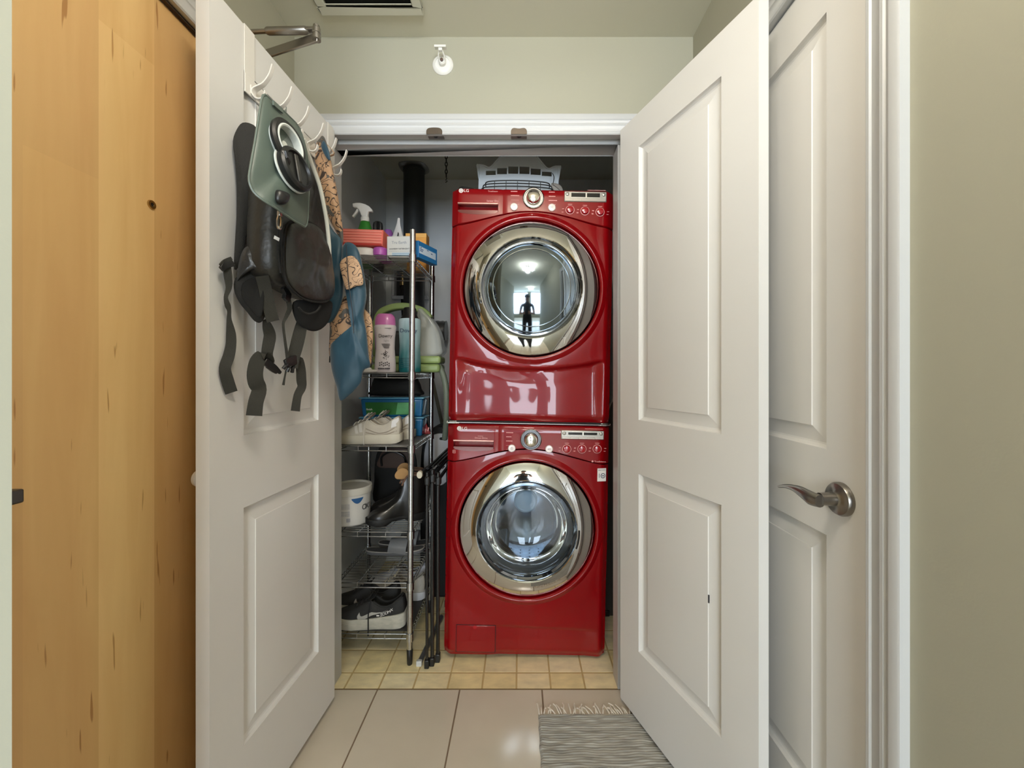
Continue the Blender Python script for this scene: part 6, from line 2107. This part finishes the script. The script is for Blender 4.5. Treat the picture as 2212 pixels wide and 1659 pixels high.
drape('tan_patch', [(734, 570), (746, 556), (762, 553), (775, 566), (783, 592), (784, 614), (770, 618), (760, 622), (748, 625), (740, 600)], 1.282, M_tan, 0.008, 0.003, 0.002, 7)
obj('seam_cord', MB().tube(catmull([at(748, 530, 1.275), at(752, 600, 1.27), at(762, 680, 1.268), at(764, 720, 1.268)], 5, closed=False), 0.0014, 6), M_ink, t)
obj('drawstring', MB().tube(catmull([DL(705, 560, .06), DL(711, 640, .05), DL(714, 720, .04), DL(712, 783, .04)], 5, closed=False), 0.0024, 6), M_black, t)
obj('hanging_loop', MB().ribbon([at(694, 300, 1.34), D(1.376, 0.05, 1.985), D(1.376, 0.03, 1.972)], 0.008, (0, 1, 0), 0.002, 3), M_tan, t)

# ------------------------------------------------------------------ the photographer, seen only as a reflection in the machines
px0, py0 = -0.05, -0.42
J = {}
V, E, Rr = [], [], []


def joint(n_, p, r, parent=None):
    J[n_] = len(V)
    V.append((p[0] + px0, p[1] + py0, p[2]))
    Rr.append(r)
    if parent is not None:
        E.append((J[parent], J[n_]))


joint('pelvis', (0, 0, 0.96), (0.155, 0.105))
joint('waist', (0, 0.01, 1.10), (0.140, 0.095), 'pelvis')
joint('chest', (0, 0.0, 1.28), (0.160, 0.110), 'waist')
joint('collar', (0, -0.01, 1.42), (0.110, 0.080), 'chest')
joint('neck', (0, 0.005, 1.50), (0.055, 0.055), 'collar')
joint('jaw', (0, 0.035, 1.565), (0.066, 0.078), 'neck')
joint('brow', (0, 0.03, 1.65), (0.074, 0.092), 'jaw')
joint('crown', (0, 0.02, 1.715), (0.062, 0.075), 'brow')
for s in (-1, 1):
    k = 'l' if s < 0 else 'r'
    joint('shoulder' + k, (s * 0.185, -0.01, 1.41), (0.062, 0.058), 'collar')
    joint('elbow' + k, (s * 0.235, 0.10, 1.14), (0.043, 0.043), 'shoulder' + k)
    joint('wrist' + k, (s * 0.115, 0.315, 1.20), (0.028, 0.026), 'elbow' + k)
    joint('palm' + k, (s * 0.088, 0.365, 1.215), (0.036, 0.016), 'wrist' + k)
    for q in range(4):
        zz = 1.243 - q * 0.019
        ln2 = (0.9, 1.0, 0.95, 0.78)[q]
        a = 'f%s%d' % (k, q)
        joint(a + 'a', (s * 0.080, 0.392, zz), (0.0095, 0.0095), 'palm' + k)
        joint(a + 'b', (s * 0.070, 0.392 + 0.024 * ln2, zz), (0.0085, 0.0085), a + 'a')
        joint(a + 'c', (s * (0.070 - 0.028 * ln2), 0.398 + 0.024 * ln2, zz), (0.0075, 0.0075), a + 'b')
    joint('thumb%sa' % k, (s * 0.074, 0.352, 1.245), (0.011, 0.011), 'palm' + k)
    joint('thumb%sb' % k, (s * 0.056, 0.372, 1.262), (0.009, 0.009), 'thumb%sa' % k)
    joint('hip' + k, (s * 0.095, 0.0, 0.90), (0.092, 0.095), 'pelvis')
    joint('knee' + k, (s * 0.105, 0.02, 0.50), (0.060, 0.062), 'hip' + k)
    joint('ankle' + k, (s * 0.110, -0.01, 0.10), (0.040, 0.044), 'knee' + k)
    joint('toe' + k, (s * 0.120, 0.135, 0.040), (0.042, 0.030), 'ankle' + k)
me = bpy.data.meshes.new('figure')
me.from_pydata(V, E, [])
fo = bpy.data.objects.new('figure', me)
COL.objects.link(fo)
sk = fo.modifiers.new('skin', 'SKIN')
sk.use_smooth_shade = True
lay = me.skin_vertices[0].data
for i, r in enumerate(Rr):
    lay[i].radius = r
lay[0].use_root = True
ss_ = fo.modifiers.new('sub', 'SUBSURF')
ss_.levels = ss_.render_levels = 2
bpy.context.view_layer.update()
dg = bpy.context.evaluated_depsgraph_get()
bme = bpy.data.meshes.new_from_object(fo.evaluated_get(dg))
bpy.data.objects.remove(fo)
bme.name = 'person'
bme.materials.clear()
for m in (mat('skin_tone', rgb(190, 140, 112), 0.5), mat('shirt_black', rgb(24, 24, 26), 0.8), mat('trousers_dark', rgb(40, 42, 50), 0.85), mat('shoe_dark', rgb(30, 30, 30), 0.6)):
    bme.materials.append(m)
for p in bme.polygons:
    c = p.center
    x, y, z = c.x - px0, c.y - py0, c.z
    if z > 1.475 or (y > 0.09 and 1.0 < z < 1.32 and (abs(x) > 0.19 or y > 0.14)):
        p.material_index = 0
    elif z > 0.94:
        p.material_index = 1
    elif z > 0.09:
        p.material_index = 2
    else:
        p.material_index = 3
    p.use_smooth = True
person = link('person', bme)
tag(person, 'person in a black cap and black t-shirt holding a phone, reflected in the washer door', 'person')
mb = MB().lathe([(0.090, 1.665), (0.091, 1.69), (0.085, 1.73), (0.062, 1.765), (0.03, 1.778), (0.0, 1.78)], 28, (px0, py0 + 0.02, 0), sy=1.12)
obj('cap_crown', mb, mat('cap_black', rgb(20, 20, 20), 0.8), person)
br = [(px0 + 0.075 * math.cos(a), py0 + 0.06 + 0.125 * math.sin(a), 1.672) for a in [PI * q / 12 for q in range(13)]]
obj('cap_brim', MB().prism(br, (0, 0, 0.006)), MATS['cap_black'], person)
for s in (-1, 1):
    obj('eye', MB().lathe([(0.0, 0.0), (0.010, -0.001), (0.012, -0.006)], 14, (px0 + s * 0.030, py0 + 0.124, 1.632), 'y', sy=0.6), M_ink, person)
    obj('ear', MB().puff([(px0 + s * 0.076, py0 + 0.035, 1.60), (px0 + s * 0.078, py0 + 0.005, 1.61), (px0 + s * 0.080, py0 + 0.0, 1.65), (px0 + s * 0.078, py0 + 0.035, 1.655)], (s, 0, 0), 0.008, 0.006, 0, 0, 4), MATS['skin_tone'], person)
obj('nose', MB().puff([(px0 - 0.015, py0 + 0.112, 1.588), (px0 + 0.015, py0 + 0.112, 1.588), (px0 + 0.007, py0 + 0.118, 1.635), (px0 - 0.007, py0 + 0.118, 1.635)], (0, 1, -0.2), 0.022, 0.004, 0, 0, 4), MATS['skin_tone'], person)
obj('mouth', MB().puff([(px0 - 0.022, py0 + 0.110, 1.564), (px0, py0 + 0.114, 1.569), (px0 + 0.022, py0 + 0.110, 1.564), (px0, py0 + 0.113, 1.558)], (0, 1, 0), 0.004, 0.004, 0, 0, 4), mat('lip_tone', rgb(150, 90, 80), 0.5), person)
ph = thing('phone', 'black phone held up by the person behind the camera', 'phone', (px0, py0 + 0.388, 1.215))
obj('body', MB().box(-0.075, 0.075, -0.0045, 0.0045, -0.037, 0.037), M_black, ph, bevel=0.004)
obj('lens', MB().lathe([(0.010, 0.004), (0.010, 0.0065), (0.0, 0.0068)], 18, (-0.055, 0, 0.02), 'y'), M_screen, ph)
